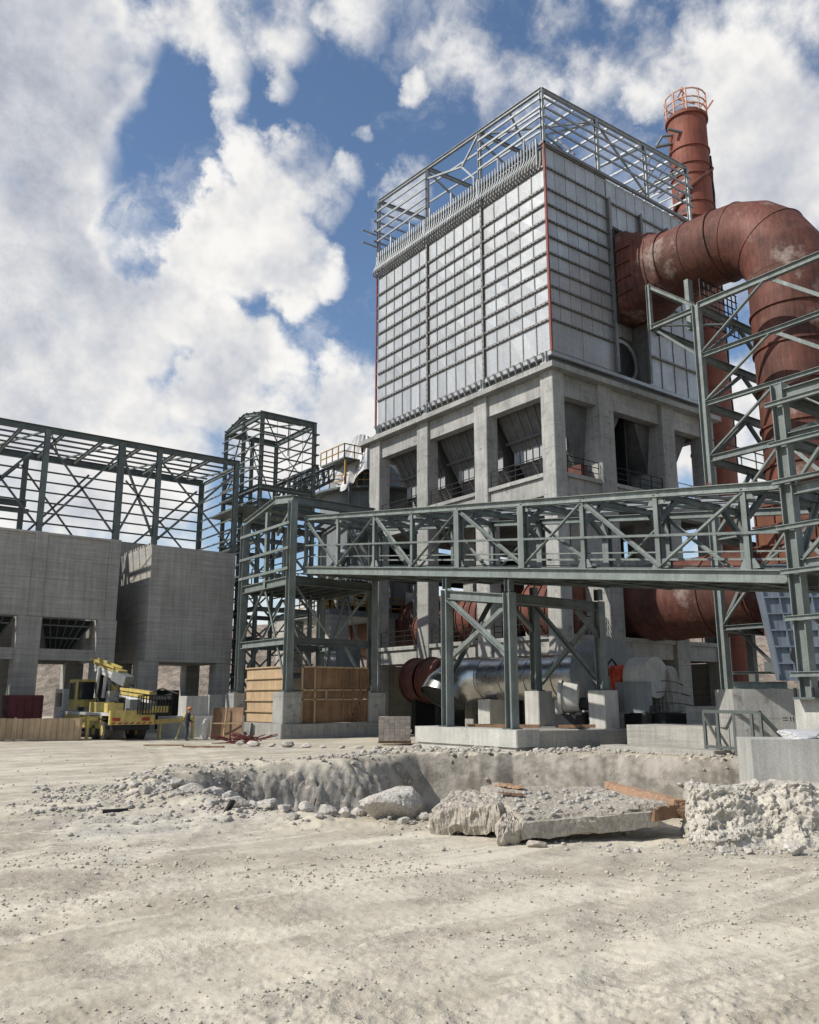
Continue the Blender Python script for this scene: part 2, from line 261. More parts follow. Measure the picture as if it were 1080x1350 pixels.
# ------------------------------------------------------------------ builders
def V(*a): return Vector(a)
class MB:
    def __init__(s): s.v = []; s.f = []; s.sm = False
    def add(s, vs, fs):
        k = len(s.v); s.v += [tuple(v) for v in vs]; s.f += [tuple(i+k for i in f) for f in fs]; return s
    def box(s, x0, x1, y0, y1, z0, z1):
        return s.add([(x0,y0,z0),(x1,y0,z0),(x1,y1,z0),(x0,y1,z0),(x0,y0,z1),(x1,y0,z1),(x1,y1,z1),(x0,y1,z1)],
                     [(0,3,2,1),(4,5,6,7),(0,1,5,4),(1,2,6,5),(2,3,7,6),(3,0,4,7)])
    def cbox(s, x0, x1, y0, y1, z0, z1, c=.04):     # box with chamfered vertical arrises
        P = [(x0+c,y0),(x1-c,y0),(x1,y0+c),(x1,y1-c),(x1-c,y1),(x0+c,y1),(x0,y1-c),(x0,y0+c)]
        return s.prism(P, z0, z1)
    def prism(s, P, z0, z1):
        n = len(P); return s.add([(x,y,z0) for x,y in P]+[(x,y,z1) for x,y in P], [tuple(range(n-1,-1,-1)), tuple(range(n,2*n))]+[(i,(i+1)%n,(i+1)%n+n,i+n) for i in range(n)])
    def frame(s, p, q, up=None):
        d = (q-p).normalized()
        u = Vector(up) if up is not None else (Vector((0,0,1)) if abs(d.z) < .9 else Vector((0,1,0)))
        a = d.cross(u)
        if a.length < 1e-4: a = d.cross(Vector((1,0,0)))
        a.normalize(); b = a.cross(d); return a, b
    def ext(s, p, q, prof, up=None):
        p = Vector(p); q = Vector(q); a, b = s.frame(p, q, up); n = len(prof)
        return s.add([p+a*x+b*y for x,y in prof]+[q+a*x+b*y for x,y in prof], [tuple(range(n-1,-1,-1)), tuple(range(n,2*n))]+[(i,(i+1)%n,(i+1)%n+n,i+n) for i in range(n)])
    def bar(s, p, q, w, h=None, up=None):
        h = h or w; w /= 2; h /= 2; return s.ext(p, q, [(-w,-h),(w,-h),(w,h),(-w,h)], up)
    def ibeam(s, p, q, w, h, up=None):
        t = max(.02, h*.09); k = max(.02, w*.08); W = w/2; H = h/2
        return s.ext(p, q, [(-W,-H),(W,-H),(W,-H+t),(k/2,-H+t),(k/2,H-t),(W,H-t),(W,H),(-W,H),(-W,H-t),(-k/2,H-t),(-k/2,-H+t),(-W,-H+t)], up)
    def angle(s, p, q, w, up=None):
        t = w*.18; return s.ext(p, q, [(0,0),(w,0),(w,t),(t,t),(t,w),(0,w)], up)
    def tube(s, pts, r, n=8, caps=True, rs=None):
        pts = [Vector(p) for p in pts]; k0 = len(s.v); ring = []
        up = None
        for i, p in enumerate(pts):
            d = (pts[min(i+1,len(pts)-1)]-pts[max(i-1,0)]).normalized()
            if up is None: up = Vector((0,0,1)) if abs(d.z) < .9 else Vector((0,1,0))
            a = d.cross(up).normalized(); b = a.cross(d); up = b
            rr = rs[i] if rs else r
            s.v += [tuple(p+a*(math.cos(t)*rr)+b*(math.sin(t)*rr)) for t in (2*math.pi*j/n for j in range(n))]
        for i in range(len(pts)-1):
            for j in range(n):
                s.f.append((k0+i*n+j, k0+i*n+(j+1)%n, k0+(i+1)*n+(j+1)%n, k0+(i+1)*n+j))
        if caps: s.f.append(tuple(k0+j for j in range(n-1,-1,-1))); s.f.append(tuple(k0+(len(pts)-1)*n+j for j in range(n)))
        return s
    def rail(s, pts, r=.025, h=1.1, step=1.5, mids=(.55,)):    # handrail run
        pts = [Vector(p) for p in pts]
        for a, b in zip(pts, pts[1:]):
            for hh in (h,)+tuple(mids): s.bar(a+V(0,0,hh), b+V(0,0,hh), r*2)
            k = max(1, round((b-a).length/step))
            for i in range(k+1): p = a.lerp(b, i/k); s.bar(p, p+V(0,0,h), r*2)
        return s
    def build(s, name, m, parent=None, label=None, kind=None, smooth=None):
        me = bpy.data.meshes.new(name); root = getattr(parent, 'name', None)
        o0 = Vector(ROOT.get(parent.name, (0,0,0))) if parent else Vector((0,0,0))
        me.from_pydata([tuple(Vector(v)-o0) for v in s.v], [], s.f); me.update()
        for mm in (m if isinstance(m, (list, tuple)) else [m]): me.materials.append(M[mm] if isinstance(mm, str) else mm)
        if smooth or s.sm:
            me.polygons.foreach_set('use_smooth', [True]*len(me.polygons))
            me.set_sharp_from_angle(angle=math.radians(38))
        o = bpy.data.objects.new(name, me); COL.objects.link(o)
        if parent: o.parent = parent; ROOT[o.name] = tuple(o0)
        if label: o['label'] = label
        if kind: o['kind'] = kind
        return o
ROOT = {}
def thing(name, label, cat, loc, group=None):
    o = bpy.data.objects.new(name, None); COL.objects.link(o); o.location = loc; o.empty_display_size = .5
    o['label'] = label; o['category'] = cat
    if group: o['group'] = group
    ROOT[o.name] = tuple(loc); return o
def solo(name, mb, m, label, cat, group=None, smooth=None):     # a thing that is one mesh; origin moved to its base
    z = min(v[2] for v in mb.v); x = sum(v[0] for v in mb.v)/len(mb.v); y = sum(v[1] for v in mb.v)/len(mb.v)
    mb.v = [(a-x, b-y, c-z) for a, b, c in mb.v]
    o = mb.build(name, m, smooth=smooth); o.location = (x, y, z); o['label'] = label; o['category'] = cat
    if group: o['group'] = group
    return o
def member(par, name, p, q, w=.3, h=None, t='I', m='green', up=None):
    b = MB(); h = h or w
    {'I': lambda: b.ibeam(p, q, w, h, up), 'B': lambda: b.bar(p, q, w, h, up), 'L': lambda: b.angle(p, q, w, up), 'T': lambda: b.tube([p, q], w/2, 10)}[t]()
    return b.build(name, m, par, smooth=(t == 'T'))
def block(par, name, b, m, **k): x = MB(); x.box(*b); return x.build(name, m, par, **k)
# value noise for land and rock
LAT = rng.random((256, 256))
def vn(x, y):
    xi = np.floor(x).astype(int); yi = np.floor(y).astype(int); fx = x-xi; fy = y-yi; fx = fx*fx*(3-2*fx); fy = fy*fy*(3-2*fy)
    a = LAT[xi&255, yi&255]; b = LAT[(xi+1)&255, yi&255]; c = LAT[xi&255, (yi+1)&255]; d = LAT[(xi+1)&255, (yi+1)&255]
    return (a+(b-a)*fx)+((c+(d-c)*fx)-(a+(b-a)*fx))*fy
def fbm(x, y, o=5, g=.5):
    s = 0; a = 1; t = 0
    for i in range(o): s = s+a*(vn(x*2**i+17.3*i, y*2**i-9.1*i)-.5); t += a; a *= g
    return s/t*2
def sstep(a, b, x): t = np.clip((x-a)/(b-a), 0, 1); return t*t*(3-2*t)
# ------------------------------------------------------------------ ground
PIT = np.array([(-6.6,25.5),(-5.6,21.6),(-3.6,18.6),(-1.6,16.9),(.8,16.6),(3.0,16.6),(5.2,18.0),(9.5,22),(12.6,26),(12.9,31.2),(9,32.9),(4.5,34.2),(.3,34.9),(-1.4,33.4),(-2.6,31.4),(-4.6,30.2),(-6.4,28.6)])
def sdf(r, f):
    d = np.full(r.shape, 1e9); ins = np.zeros(r.shape, bool)
    for i in range(len(PIT)):
        ax, ay = PIT[i]; bx, by = PIT[(i+1) % len(PIT)]
        t = np.clip(((r-ax)*(bx-ax)+(f-ay)*(by-ay))/((bx-ax)**2+(by-ay)**2), 0, 1)
        d = np.minimum(d, np.hypot(r-ax-t*(bx-ax), f-ay-t*(by-ay)))
        c = ((ay > f) != (by > f)) & (r < (bx-ax)*(f-ay)/(by-ay+1e-9)+ax); ins ^= c
    return np.where(ins, d, -d)
def gz(r, f):
    r = np.asarray(r, float); f = np.asarray(f, float)
    z = .05*fbm(r*.25+40, f*.25, 4)+.13*sstep(-6, -1, r)*sstep(25, 31, f)*(1-sstep(37, 40, f))
    near = 1-sstep(30, 60, f)
    z = z+near*(.035*fbm(r*.5+5, f*.5, 3, .5)+.013*fbm(r*3+5, f*3, 4, .55)+.012*fbm(r*12+5, f*12+3, 4, .65))
    # wheel ruts sweeping past on the left and across the foreground
    for k, (c0, c1, c2) in enumerate([(-5.2, .02, -.011), (-3.4, .02, -.011), (-.6, .32, -.006)]):
        line = c0+c1*f+c2*f*f*(.4 if k < 2 else .3)+.25*fbm(f*.3+k*9, f*0+3, 2)
        dd = (r-line); tr_ = np.exp(-(dd/.24)**2)*near; z = z-.03*tr_*(1-.45*(np.sin(f*26+dd*14) > .2)*np.clip(.7+fbm(r*.8, f*.8, 2), 0, 1))+.014*np.exp(-((np.abs(dd)-.40)/.12)**2)*near*(.6+fbm(r*5, f*5, 4))
    d = sdf(r, f)+.35*fbm(r*.7, f*.7+9, 4)
    steep = sstep(-1.2, 1.2, r)*sstep(24, 27, f)
    wdt = 2.0*(1-steep)+.5*steep+.6*(1-sstep(-1, 2, r))*sstep(24, 30, f)
    t = sstep(0, 1, d/wdt)
    z = z-2.7*t*(.96+.1*fbm(r*1.1, f*1.1, 4))+t*(1-t)*(1.1*fbm(r*1.6, f*1.6+2, 5, .6)+1.2*fbm(r*5.5, f*5.5, 4, .66)-.4*np.abs(fbm(r*3.2+8, f*1.2, 4, .6)))
    # spoil thrown up round the edge
    lip = np.exp(-((d+.75)/.65)**2)
    z = z+lip*(.10+.17*np.clip(fbm(r*1.7+3, f*1.7, 5, .62)+.25, 0, 1.3))*(1-.75*sstep(28, 34, f))
    z = z+0*r
    rough = np.exp(-(((r+4.6)/3.4)**2+((f-20)/5.2)**2))
    z = z+rough*(.16*np.clip(fbm(r*1.5+30, f*1.2, 6, .62), -.4, 1.2)+.05)
    lump = np.exp(-(((r-2.2)/1.7)**2+((f-6.3)/1.5)**2))+.8*np.exp(-(((r+.7)/.9)**2+((f-6.7)/.9)**2))+.6*np.exp(-(((r+2.4)/.9)**2+((f-6.2)/.5)**2))
    z = z+near*.016*np.clip(fbm(r*20+7, f*20, 3, .6)-.12, 0, 1)*(1-sstep(10, 16, f))*sstep(-.1, .25, fbm(r*.8+3, f*.8, 3))*2
    z = z+lump*(.06*np.clip(fbm(r*8, f*8, 6, .68), -.25, 1))
    # the land climbs behind the works
    z = z+sstep(95, 150, f)*0
    return z
def land():
    fs = np.concatenate([[-400, -120, -40, -12, -4, 0, 1.5, 2.5], np.geomspace(3.2, 44, 620), np.geomspace(45, 130, 70), [160, 220, 400, 900, 2500, 6000]])
    rs0 = np.concatenate([-np.geomspace(1.2, 12, 12)[::-1], np.linspace(-.78, .78, 640), np.geomspace(1.2, 12, 12)])
    Fm, T = np.meshgrid(fs, rs0, indexing='ij')
    Rm = T*np.maximum(np.abs(Fm), 3.0)
    Zm = gz(Rm, Fm); Zm = np.where(Fm < 2, -.0, Zm)
    P = np.stack([CAM.x+Rm*RT.x+Fm*FW.x, CAM.y+Rm*RT.y+Fm*FW.y, Zm], -1).reshape(-1, 3)
    a, b = Fm.shape; i = np.arange(a-1)[:, None]*b+np.arange(b-1)[None, :]
    Q = np.stack([i, i+1, i+1+b, i+b], -1).reshape(-1, 4)
    me = bpy.data.meshes.new('ground'); me.vertices.add(len(P)); me.vertices.foreach_set('co', P.ravel())
    me.loops.add(Q.size); me.loops.foreach_set('vertex_index', Q.ravel()); me.polygons.add(len(Q)); me.polygons.foreach_set('loop_start', np.arange(0, Q.size, 4))
    me.polygons.foreach_set('use_smooth', np.ones(len(Q), bool)); me.update(); me.validate()
    me.materials.append(M['ground']); o = bpy.data.objects.new('ground', me); COL.objects.link(o); o['kind'] = 'structure'
land()
# quarry slopes far behind
def hills():
    fs = np.geomspace(110, 420, 60); ts = np.linspace(-1.25, 1.25, 160); Fm, T = np.meshgrid(fs, ts, indexing='ij'); Rm = T*Fm
    base = 16*sstep(112, 165, Fm)+16*sstep(190, 330, Fm)
    Z = base*(.92+.25*fbm(Rm*.012+4, Fm*.012, 4))+3.0*sstep(112, 130, Fm)*fbm(Rm*.05, Fm*.05, 5, .6)-.6*(1-sstep(110, 114, Fm)); Z = Z*1.0
    P = np.stack([CAM.x+Rm*RT.x+Fm*FW.x, CAM.y+Rm*RT.y+Fm*FW.y, Z], -1).reshape(-1, 3); b = len(ts)
    mb = MB(); mb.v = [tuple(p) for p in P]; mb.f = [(i*b+j, i*b+j+1, (i+1)*b+j+1, (i+1)*b+j) for i in range(len(fs)-1) for j in range(b-1)]
    o = mb.build('hills', 'hill', smooth=True, kind='structure')
hills()
# raised bank of broken ground at the right edge of the pit
BANK = []
def bank():
    n_s, n_t = 520, 60
    S = np.linspace(0, 1, n_s); T = np.linspace(0, 1, n_t); Sm, Tm = np.meshgrid(S, T, indexing='ij')
    # outline: front edge runs from r=4.2 to beyond the frame, top reaches back to f=21
    r = 4.35+22*Sm**1.5; f0 = 13.95-.10*(r-4.3)+.30*fbm(r*1.4, r*0+2, 4)
    h = np.where(Tm < .55, sstep(0, .55, Tm), 1.0)
    f = f0+np.where(Tm < .55, Tm/.55*.70, .70+(Tm-.55)/.45*(3.1))
    r = r*(1+.9*np.clip(f-14.2, 0, 9)/14.2*np.exp(-(r-4.35)/3))
    left = 1-sstep(0, .9, 22*Sm**1.5)                     # the end face
    zt = (.80+.09*fbm(r*1.1, f*.9, 4))*(1-sstep(1.2, 3.4, f-f0)*.9)
    Z = (zt*h)*(1-left*(1-sstep(0, .12, (22*Sm**1.5)))) 
    nz = fbm(r*2.6+3, f*2.6+Z*5, 5, .62); nz2 = fbm(r*7+Z*9, f*7+4+Z*8, 4, .6)
    face = 1-sstep(.5, .7, Tm)
    nz3 = fbm(r*17+Z*15, f*17+Z*19, 4, .65)
    f = f-(.16*nz+.07*nz2+.04*nz3)*face*sstep(0, .1, h); Z = Z+(.07*nz+.04*nz2+.03*nz3)*sstep(.05, .5, h)-.08*(1-sstep(0, .08, h))
    r = r+.12*nz*face
    P = [site(a, b, c) for a, b, c in zip(r.ravel(), f.ravel(), Z.ravel())]
    BANK.extend(P[i] for i in range(0, len(P), 3) if 2 < i % n_t < n_t-14 and i//n_t < 300)
    mb = MB(); mb.v = [tuple(p) for p in P]; mb.f = [(i*n_t+j, (i+1)*n_t+j, (i+1)*n_t+j+1, i*n_t+j+1) for i in range(n_s-1) for j in range(n_t-1)]
    # end wall down to the ground on the pit side and at the back
    k = len(mb.v)
    for j in range(n_t):
        p = Vector(mb.v[j]); mb.v.append(tuple(p - RT*.35*min(1, max(0, p.z)) + Vector((0, 0, -p.z-.4))))
    mb.f += [(j, j+1, k+j+1, k+j) for j in range(n_t-1)]
    mb.build('embankment', 'spoil', smooth=True, kind='structure')
bank()
def rock_mesh(sc, seed, sub=2, amp=.32):
    R = random.Random(seed); t = (1+5**.5)/2
    v = [Vector(p).normalized() for p in [(-1,t,0),(1,t,0),(-1,-t,0),(1,-t,0),(0,-1,t),(0,1,t),(0,-1,-t),(0,1,-t),(t,0,-1),(t,0,1),(-t,0,-1),(-t,0,1)]]
    f = [(0,11,5),(0,5,1),(0,1,7),(0,7,10),(0,10,11),(1,5,9),(5,11,4),(11,10,2),(10,7,6),(7,1,8),(3,9,4),(3,4,2),(3,2,6),(3,6,8),(3,8,9),(4,9,5),(2,4,11),(6,2,10),(8,6,7),(9,8,1)]
    for _ in range(sub):
        mid = {}; nf = []
        def mp(a, b):
            k = (min(a,b), max(a,b))
            if k not in mid: v.append((v[a]+v[b]).normalized()); mid[k] = len(v)-1
            return mid[k]
        for a, b, c in f: x, y, z = mp(a,b), mp(b,c), mp(c,a); nf += [(a,x,z),(b,y,x),(c,z,y),(x,y,z)]
        f = nf
    planes = [(Vector((R.gauss(0,1),R.gauss(0,1),R.gauss(0,1))).normalized(), R.uniform(.48,.82)) for _ in range(13)]
    out = []
    for p in v:
        k = 1.0
        for nn, dd in planes:
            q = p.dot(nn)
            if q > dd: k = min(k, dd/q)
        k *= 1+amp*.25*R.uniform(-1,1)
        out.append((p.x*k*sc[0], p.y*k*sc[1], p.z*k*sc[2]))
    return out, f
# ------------------------------------------------------------------ concrete frame of the filter building
bf = thing('framed_building', 'tall pale concrete column and beam frame carrying the panelled filter house', 'building', (0,0,0))
CXs = [(0,1.05),(4.4,5.8),(11,12.4),(15.9,17.2)]; CYs = [(0,1.1),(6.2,7.5),(12.7,14.0),(18.9,20.3)]
for i, (x0,x1) in enumerate(CXs):
    for j, (y0,y1) in enumerate(CYs):
        if j == 0 and i in (1,2): y1 = 3.0
        b = MB(); b.cbox(x0,x1,y0,y1,-.3, 22.5 if (i in (0,3) or j in (0,3)) else 15)
        b.build('column', 'concrete', bf)
XE, YE = 17.2, 20.3
for (z0,z1) in ((21.1,22.5),(14.6,15.75),(4.75,5.75)):
    for k in range(3):
        for yy in ((.26, .95),(YE-.95, YE-.26)): block(bf, 'beam', (CXs[k][1]-.02,CXs[k+1][0]+.02,yy[0],yy[1],z0,z1), 'concrete')
        for xx in ((.26,.95),(XE-.95,XE-.26)): block(bf, 'beam', (xx[0],xx[1],CYs[k][1]-.02,CYs[k+1][0]+.02,z0,z1), 'concrete')
    if z0 > 20: continue
    block(bf, 'floor_slab', (.3,XE-.3,.3,YE-.3,z1-.2,z1+.1), 'concrete')
    for xx in ((.08,.6),): 
        for k in range(3): block(bf, 'edge_slab', (xx[0],xx[1],CYs[k][1],CYs[k+1][0],z1+.003,z1+.26), 'concrete')
    for k in range(3): block(bf, 'edge_slab', (CXs[k][1],CXs[k+1][0],.08,.6,z1+.003,z1+.26), 'concrete')
for k in (0,1,2): block(bf, 'beam', (CXs[k][1]-.02,CXs[k+1][0]+.02,.1,.8,10.2,11.1), 'concrete')
ts = MB(); 
o_ = .45
ts.box(-o_,XE+o_,-o_,2.2,22.5,22.86); ts.box(-o_,2.2,2.2,YE+.9,22.5,22.86); ts.box(2.2,XE+o_,YE-2,YE+.9,22.5,22.86); ts.box(XE-2,XE+o_,2.2,YE-2,22.5,22.86)
ts.build('top_slab', 'concrete', bf)
for k in range(3):
    for z in (16.0, 6.0):
        r = MB(); r.rail([(.25,CYs[k][1]+.3,z),(.25,CYs[k+1][0]-.1,z)], .022, 1.15, 1.3, (.4,.78)); r.build('railing', 'dark', bf)
        r = MB(); r.rail([(CXs[k][1]+.3,.25,z),(CXs[k+1][0]-.1,.25,z)], .022, 1.15, 1.3, (.4,.78)); r.build('railing', 'dark', bf)
block(bf, 'infill_wall', (1.2,15.8,YE-.5,YE-.25,-.1,4.7), 'concrete_grey')
block(bf, 'shade_sheet', (8.45,8.6,1.3,19.0,16.1,22.4), 'dark'); block(bf, 'shade_sheet', (13.5,13.6,6,19.0,10.5,14.2), 'dark'); block(bf, 'shade_sheet', (1.5,15,YE-.45,YE-.3,11.4,14.2), 'dark')  # black sheets added to make the bays look dark inside
for y0,y1 in ((1.2,3.4),(4.6,6.1),(7.6,11.2),(14.1,18.8)): block(bf, 'infill_wall', (XE-.5,XE-.25,y0,y1,-.1,4.7), 'concrete_grey')
for y0,y1 in ((7.6,12.6),(14.1,18.8)): block(bf, 'infill_wall', (9.0,9.25,y0,y1,-.1,4.7), 'concrete_grey')
# ------------------------------------------------------------------ filter house (steel box, hoppers, roof frame)
fh = thing('filter_house', 'big grey sheet steel box with bolted panels and open roof frame on the concrete frame', 'filter house', (0,0,22.86))
ZB, ZT = 23.75, 38.6
rows = [ZB, 25.95]+[25.95+1.17*i for i in range(1,9)]; rows += [36.9]
bays = [(0.0,6.2,5),(6.2,12.5,6),(12.5,19.2,6)]
core = MB(); core.box(.14,16.0,1.3,19.1,ZB-.2,ZT-.05); core.box(.14,6.25,.14,1.3,ZB-.2,ZT-.05); core.box(9.85,16.0,.14,1.3,ZB-.2,ZT-.05); core.box(6.25,9.85,.14,1.3,34.9,ZT-.05); core.build('casing', 'rib', fh)
for (y0,y1,nc) in bays:
    for c in range(nc):
        a = y0+(y1-y0)*c/nc; b_ = y0+(y1-y0)*(c+1)/nc
        for r in range(len(rows)-1):
            p = MB(); z0, z1 = rows[r]+.05, rows[r+1]-.05; ya, yb = a+.045, b_-.045; ym = (ya+yb)/2; bl = random.uniform(-.02,.03)
            p.add([(.03,ya,z0),(.03,yb,z0),(.03,yb,z1),(.03,ya,z1),(.03-bl,ym,(z0+z1)/2)], [(1,0,4),(2,1,4),(3,2,4),(0,3,4)])
            p.add([(.14,ya,z0),(.14,yb,z0),(.14,yb,z1),(.14,ya,z1)], [(0,1,2,3)]); k = len(p.v)-9
            p.f += [(0+k,1+k,6+k,5+k),(1+k,2+k,7+k,6+k),(2+k,3+k,8+k,7+k),(3+k,0+k,5+k,8+k)]
            p.build('panel', 'panel', fh)
        block(fh, 'stiffener', (-.02,.10,a-.035,a+.035,ZB,36.9), 'rib')
bolts = MB()
for z in rows:
    r = MB(); r.box(-.09,.1,-.03,19.25,z-.05,z+.05); r.box(-.10,-.075,-.03,19.25,z-.10,z+.05); r.build('rib', 'rib', fh)
    if z > 24 :
        y = .2
        while y < 19: bolts.box(-.125,-.102,y,y+.06,z-.085,z-.03); y += .36
    y = .25
    x = .25
    while x < 6.1 and z > 24: bolts.box(x,x+.06,-.125,-.102,z-.07,z-.02); x += .33
for y in (6.2,12.5):
    r = MB(); r.ibeam((-.09,y,ZB),(-.09,y,37.0),.17,.16,up=(1,0,0)); r.build('post', 'rib', fh)
    z = ZB+.2
    while z < 36.8: bolts.box(-.19,-.172,y-.035,y+.035,z,z+.06); z += .42
block(fh, 'corner_strip', (-.14,-.02,-.2,-.04,ZB-.05,38.7), 'redlead', label='red lead painted corner strip')
block(fh, 'corner_strip', (-.14,-.02,19.26,19.4,ZB-.05,38.7), 'redlead')
# right face (y = 0): left part, recess, right part
rrows = rows+[38.5]
for c in range(6):
    for r in range(len(rrows)-1):
        if r == 0 and c % 3: continue
        x0 = 6.2*c/6+.03; x1 = 6.2*((c+1) if r else min(6, c+3))/6-.012
        block(fh, 'panel', (x0,x1,.03,.14,rrows[r]+.06,rrows[r+1]-.06), 'panel')
for z in rrows:
    r = MB(); r.box(.0,6.3,-.09,.1,z-.04,z+.04); r.box(0,6.3,-.10,-.075,z-.08,z+.04); r.build('rib', 'rib', fh)
for c in range(4):
    x0 = 9.85+6.1*c/4+.03; x1 = 9.85+6.1*(c+1)/4-.03
    for z0, z1 in ((ZB,25.95),(25.95,28.0),(28.0,30.3),(30.3,32.6),(32.6,34.9)): block(fh, 'panel', (x0,x1,.03,.14,z0+.05,z1-.05), 'panel')
    block(fh, 'stiffener', (x1+.0,x1+.06,-.02,.1,ZB,34.9), 'rib')
for z in (25.95,28.0,30.3,32.6,34.9): r = MB(); r.box(9.8,16.0,-.16,.1,z-.06,z+.06); r.build('rib', 'rib', fh)
for c in range(9):
    x0 = 6.3+9.7*c/9+.03; x1 = 6.3+9.7*(c+1)/9-.03
    for z0, z1 in ((34.9,36.7),(36.7,38.5)): block(fh, 'panel', (x0,x1,.03,.14,z0+.06,z1-.05), 'panel')
r = MB(); r.box(6.3,16.0,-.13,.1,36.64,36.76); r.build('rib','rib',fh)
for x in (6.3, 9.8, 12.9): r = MB(); r.ibeam((x,-.14,ZB if x < 10 else 34.9),(x,-.14,36.9),.24,.28,up=(0,1,0)); r.build('post', 'rib', fh)
for c in range(3):
    for z0, z1 in ((ZB+3.6,29.2),(29.2,31.5)): block(fh, 'panel', (6.4+1.13*c+.03,6.4+1.13*(c+1)-.03,1.16,1.28,z0,z1-.05), 'panel')
r = MB(); r.sm = True; r.tube([(8.1,1.4,25.3),(8.1,.9,25.3)], 1.55, 28); r.build('shaded_opening', 'dark', fh)  # black disc painted in for the shade inside a round opening
r = MB(); r.sm = True
for a in range(28):
    t0, t1 = 2*math.pi*a/28, 2*math.pi*(a+1)/28
    pts = [(8.1+math.cos(t)*q, .88, 25.3+math.sin(t)*q) for t in (t0,t1) for q in (1.38,1.62)]; r.add([pts[0],pts[1],pts[3],pts[2]]+[(x,y-.1,z) for x,y,z in (pts[0],pts[1],pts[3],pts[2])], [(4,5,6,7),(0,4,7,3),(1,2,6,5)])
r.build('opening_ring', 'panel', fh)
# top rim, skirt below the box and its gusset feet
for b_ in ((-.2,16.1,-.2,-.02,38.5,38.72),(-.2,-.02,0,19.3,38.5,38.66),(-.1,16.1,19.1,19.3,38.5,38.7),(15.9,16.1,0,19.1,38.5,38.7)): block(fh, 'rim', b_, 'rib')
s_ = MB(); s_.box(.3,16.0,.3,.45,22.95,ZB-.06); s_.box(.3,.45,.45,19.3,23.2,ZB-.06); s_.build('skirt', 'tank', fh)
for z0_,z1_ in ((ZB-.3,ZB-.06),): e_ = MB(); e_.box(-.12,16.0,-.12,.1,z0_,z1_); e_.box(-.12,.1,.1,19.3,z0_,z1_); e_.build('edge_beam','panel',fh)
for k in range(30):
    y = .5+k*.64; g = MB(); g.add([(-.1,y,ZB-.08),(-.42,y,ZB-.08),(-.1,y,23.1),(-.1,y+.06,ZB-.08),(-.42,y+.06,ZB-.08),(-.1,y+.06,23.1)], [(0,2,1),(3,4,5),(0,1,4,3),(1,2,5,4)]); g.build('gusset', 'panel', fh)
for y in (.4,6.3,12.6,18.9):
    g = MB(); g.box(-.35,.1,y-.25,y+.25,22.86,23.0); g.ibeam((-.12,y,23.0),(-.12,y,ZB),.3,.3); g.build('bearing', 'panel', fh)
bolts.build('bolt', 'bolt', fh, kind='stuff')
# hoppers
for k, (y0,y1) in enumerate([(.95,6.75),(6.95,13.2),(13.4,19.2)]):
    for x0, x1 in ((.9,8.3),(8.7,15.9)):
        xm = (x0+x1)/2; h = MB(); top = [(x0,y0),(x1,y0),(x1,y1),(x0,y1)]; bot = [(xm-.6,y0+.7),(xm+.6,y0+.7),(xm+.6,y1-.7),(xm-.6,y1-.7)]
        h.add([(x,y,23.2) for x,y in top]+[(x,y,22.3) for x,y in top]+[(x,y,16.4) for x,y in bot], [(0,1,5,4),(1,2,6,5),(2,3,7,6),(3,0,4,7),(4,5,9,8),(5,6,10,9),(6,7,11,10),(7,4,8,11),(8,9,10,11)])
        h.build('hopper', 'hopperm', fh)
        if x0 < 2:
            for q in range(7):
                t = (q+.5)/7; a = V(x0-.05, y0+(y1-y0)*t, 22.3); c = V(xm-.65, y0+.7+(y1-y0-1.4)*min(1,t+.06), 16.5); rr = MB(); rr.bar(a, c, .07, .12); rr.build('hopper_rib', 'rib', fh)
            def hx(z): return x0+(xm-.6-x0)*(22.3-z)/5.9
            rr = MB(); rr.bar((hx(19.5)-.2,y0+.2,19.5),(hx(19.5)-.2,y1-.2,19.5),.16); rr.build('hopper_rail','hopperm',fh)
            for q in range(8): y = y0+.5+q*.62; block(fh, 'sky_gap_plate', (hx(18.3)-.34,hx(18.3)-.28,y,y+.5,18.0,19.1), 'panel')  # pale plates imitate bright sky seen through louvres
            r2 = MB(); r2.add([(hx(17)-.3,y0,17.1),(hx(17)-.3,y1,17.1),(hx(17)-.25,y1,15.9),(hx(17)-.25,y0,15.9),(hx(17)+.3,y0,17.1),(hx(17)+.3,y1,17.1),(hx(17)+.3,y1,15.9),(hx(17)+.3,y0,15.9)], [(0,3,2,1),(4,5,6,7),(0,1,5,4),(3,7,6,2),(0,4,7,3),(1,2,6,5)]); r2.build('screw_trough','redlead' if k else 'rust',fh)
# curved purge pipes along the top of the left face
pm = None
for k in range(66):
    y = .35+k*.288; tall = (k % 9 == 4)
    if pm is None or tall:
        zz = 39.6 if tall else 38.95
        p = MB(); p.sm = True
        p.tube([(-.3,0,zz),(-.3,0,38.2),(-.31,.02,37.9),(-.37,.10,37.6),(-.46,.22,37.4),(-.45,.34,37.2),(-.3,.40,37.08),(0,.42,37.02)], .065 if not tall else .08, 6)
        o = p.build('purge_pipe', 'galv', fh); o.location.y = y
        if not tall: pm = o.data
    else:
        o = bpy.data.objects.new('purge_pipe', pm); COL.objects.link(o); o.parent = fh; o.location.y = y
hd = MB(); hd.box(.05,.12,.1,19.1,36.98,38.5); hd.build('header_plate', 'rib', fh)
for y in (0.35,6.3,12.6,18.9):
    member(fh, 'post', (-.3,y,37),(-.3,y,39), .12, t='B', m='galv')
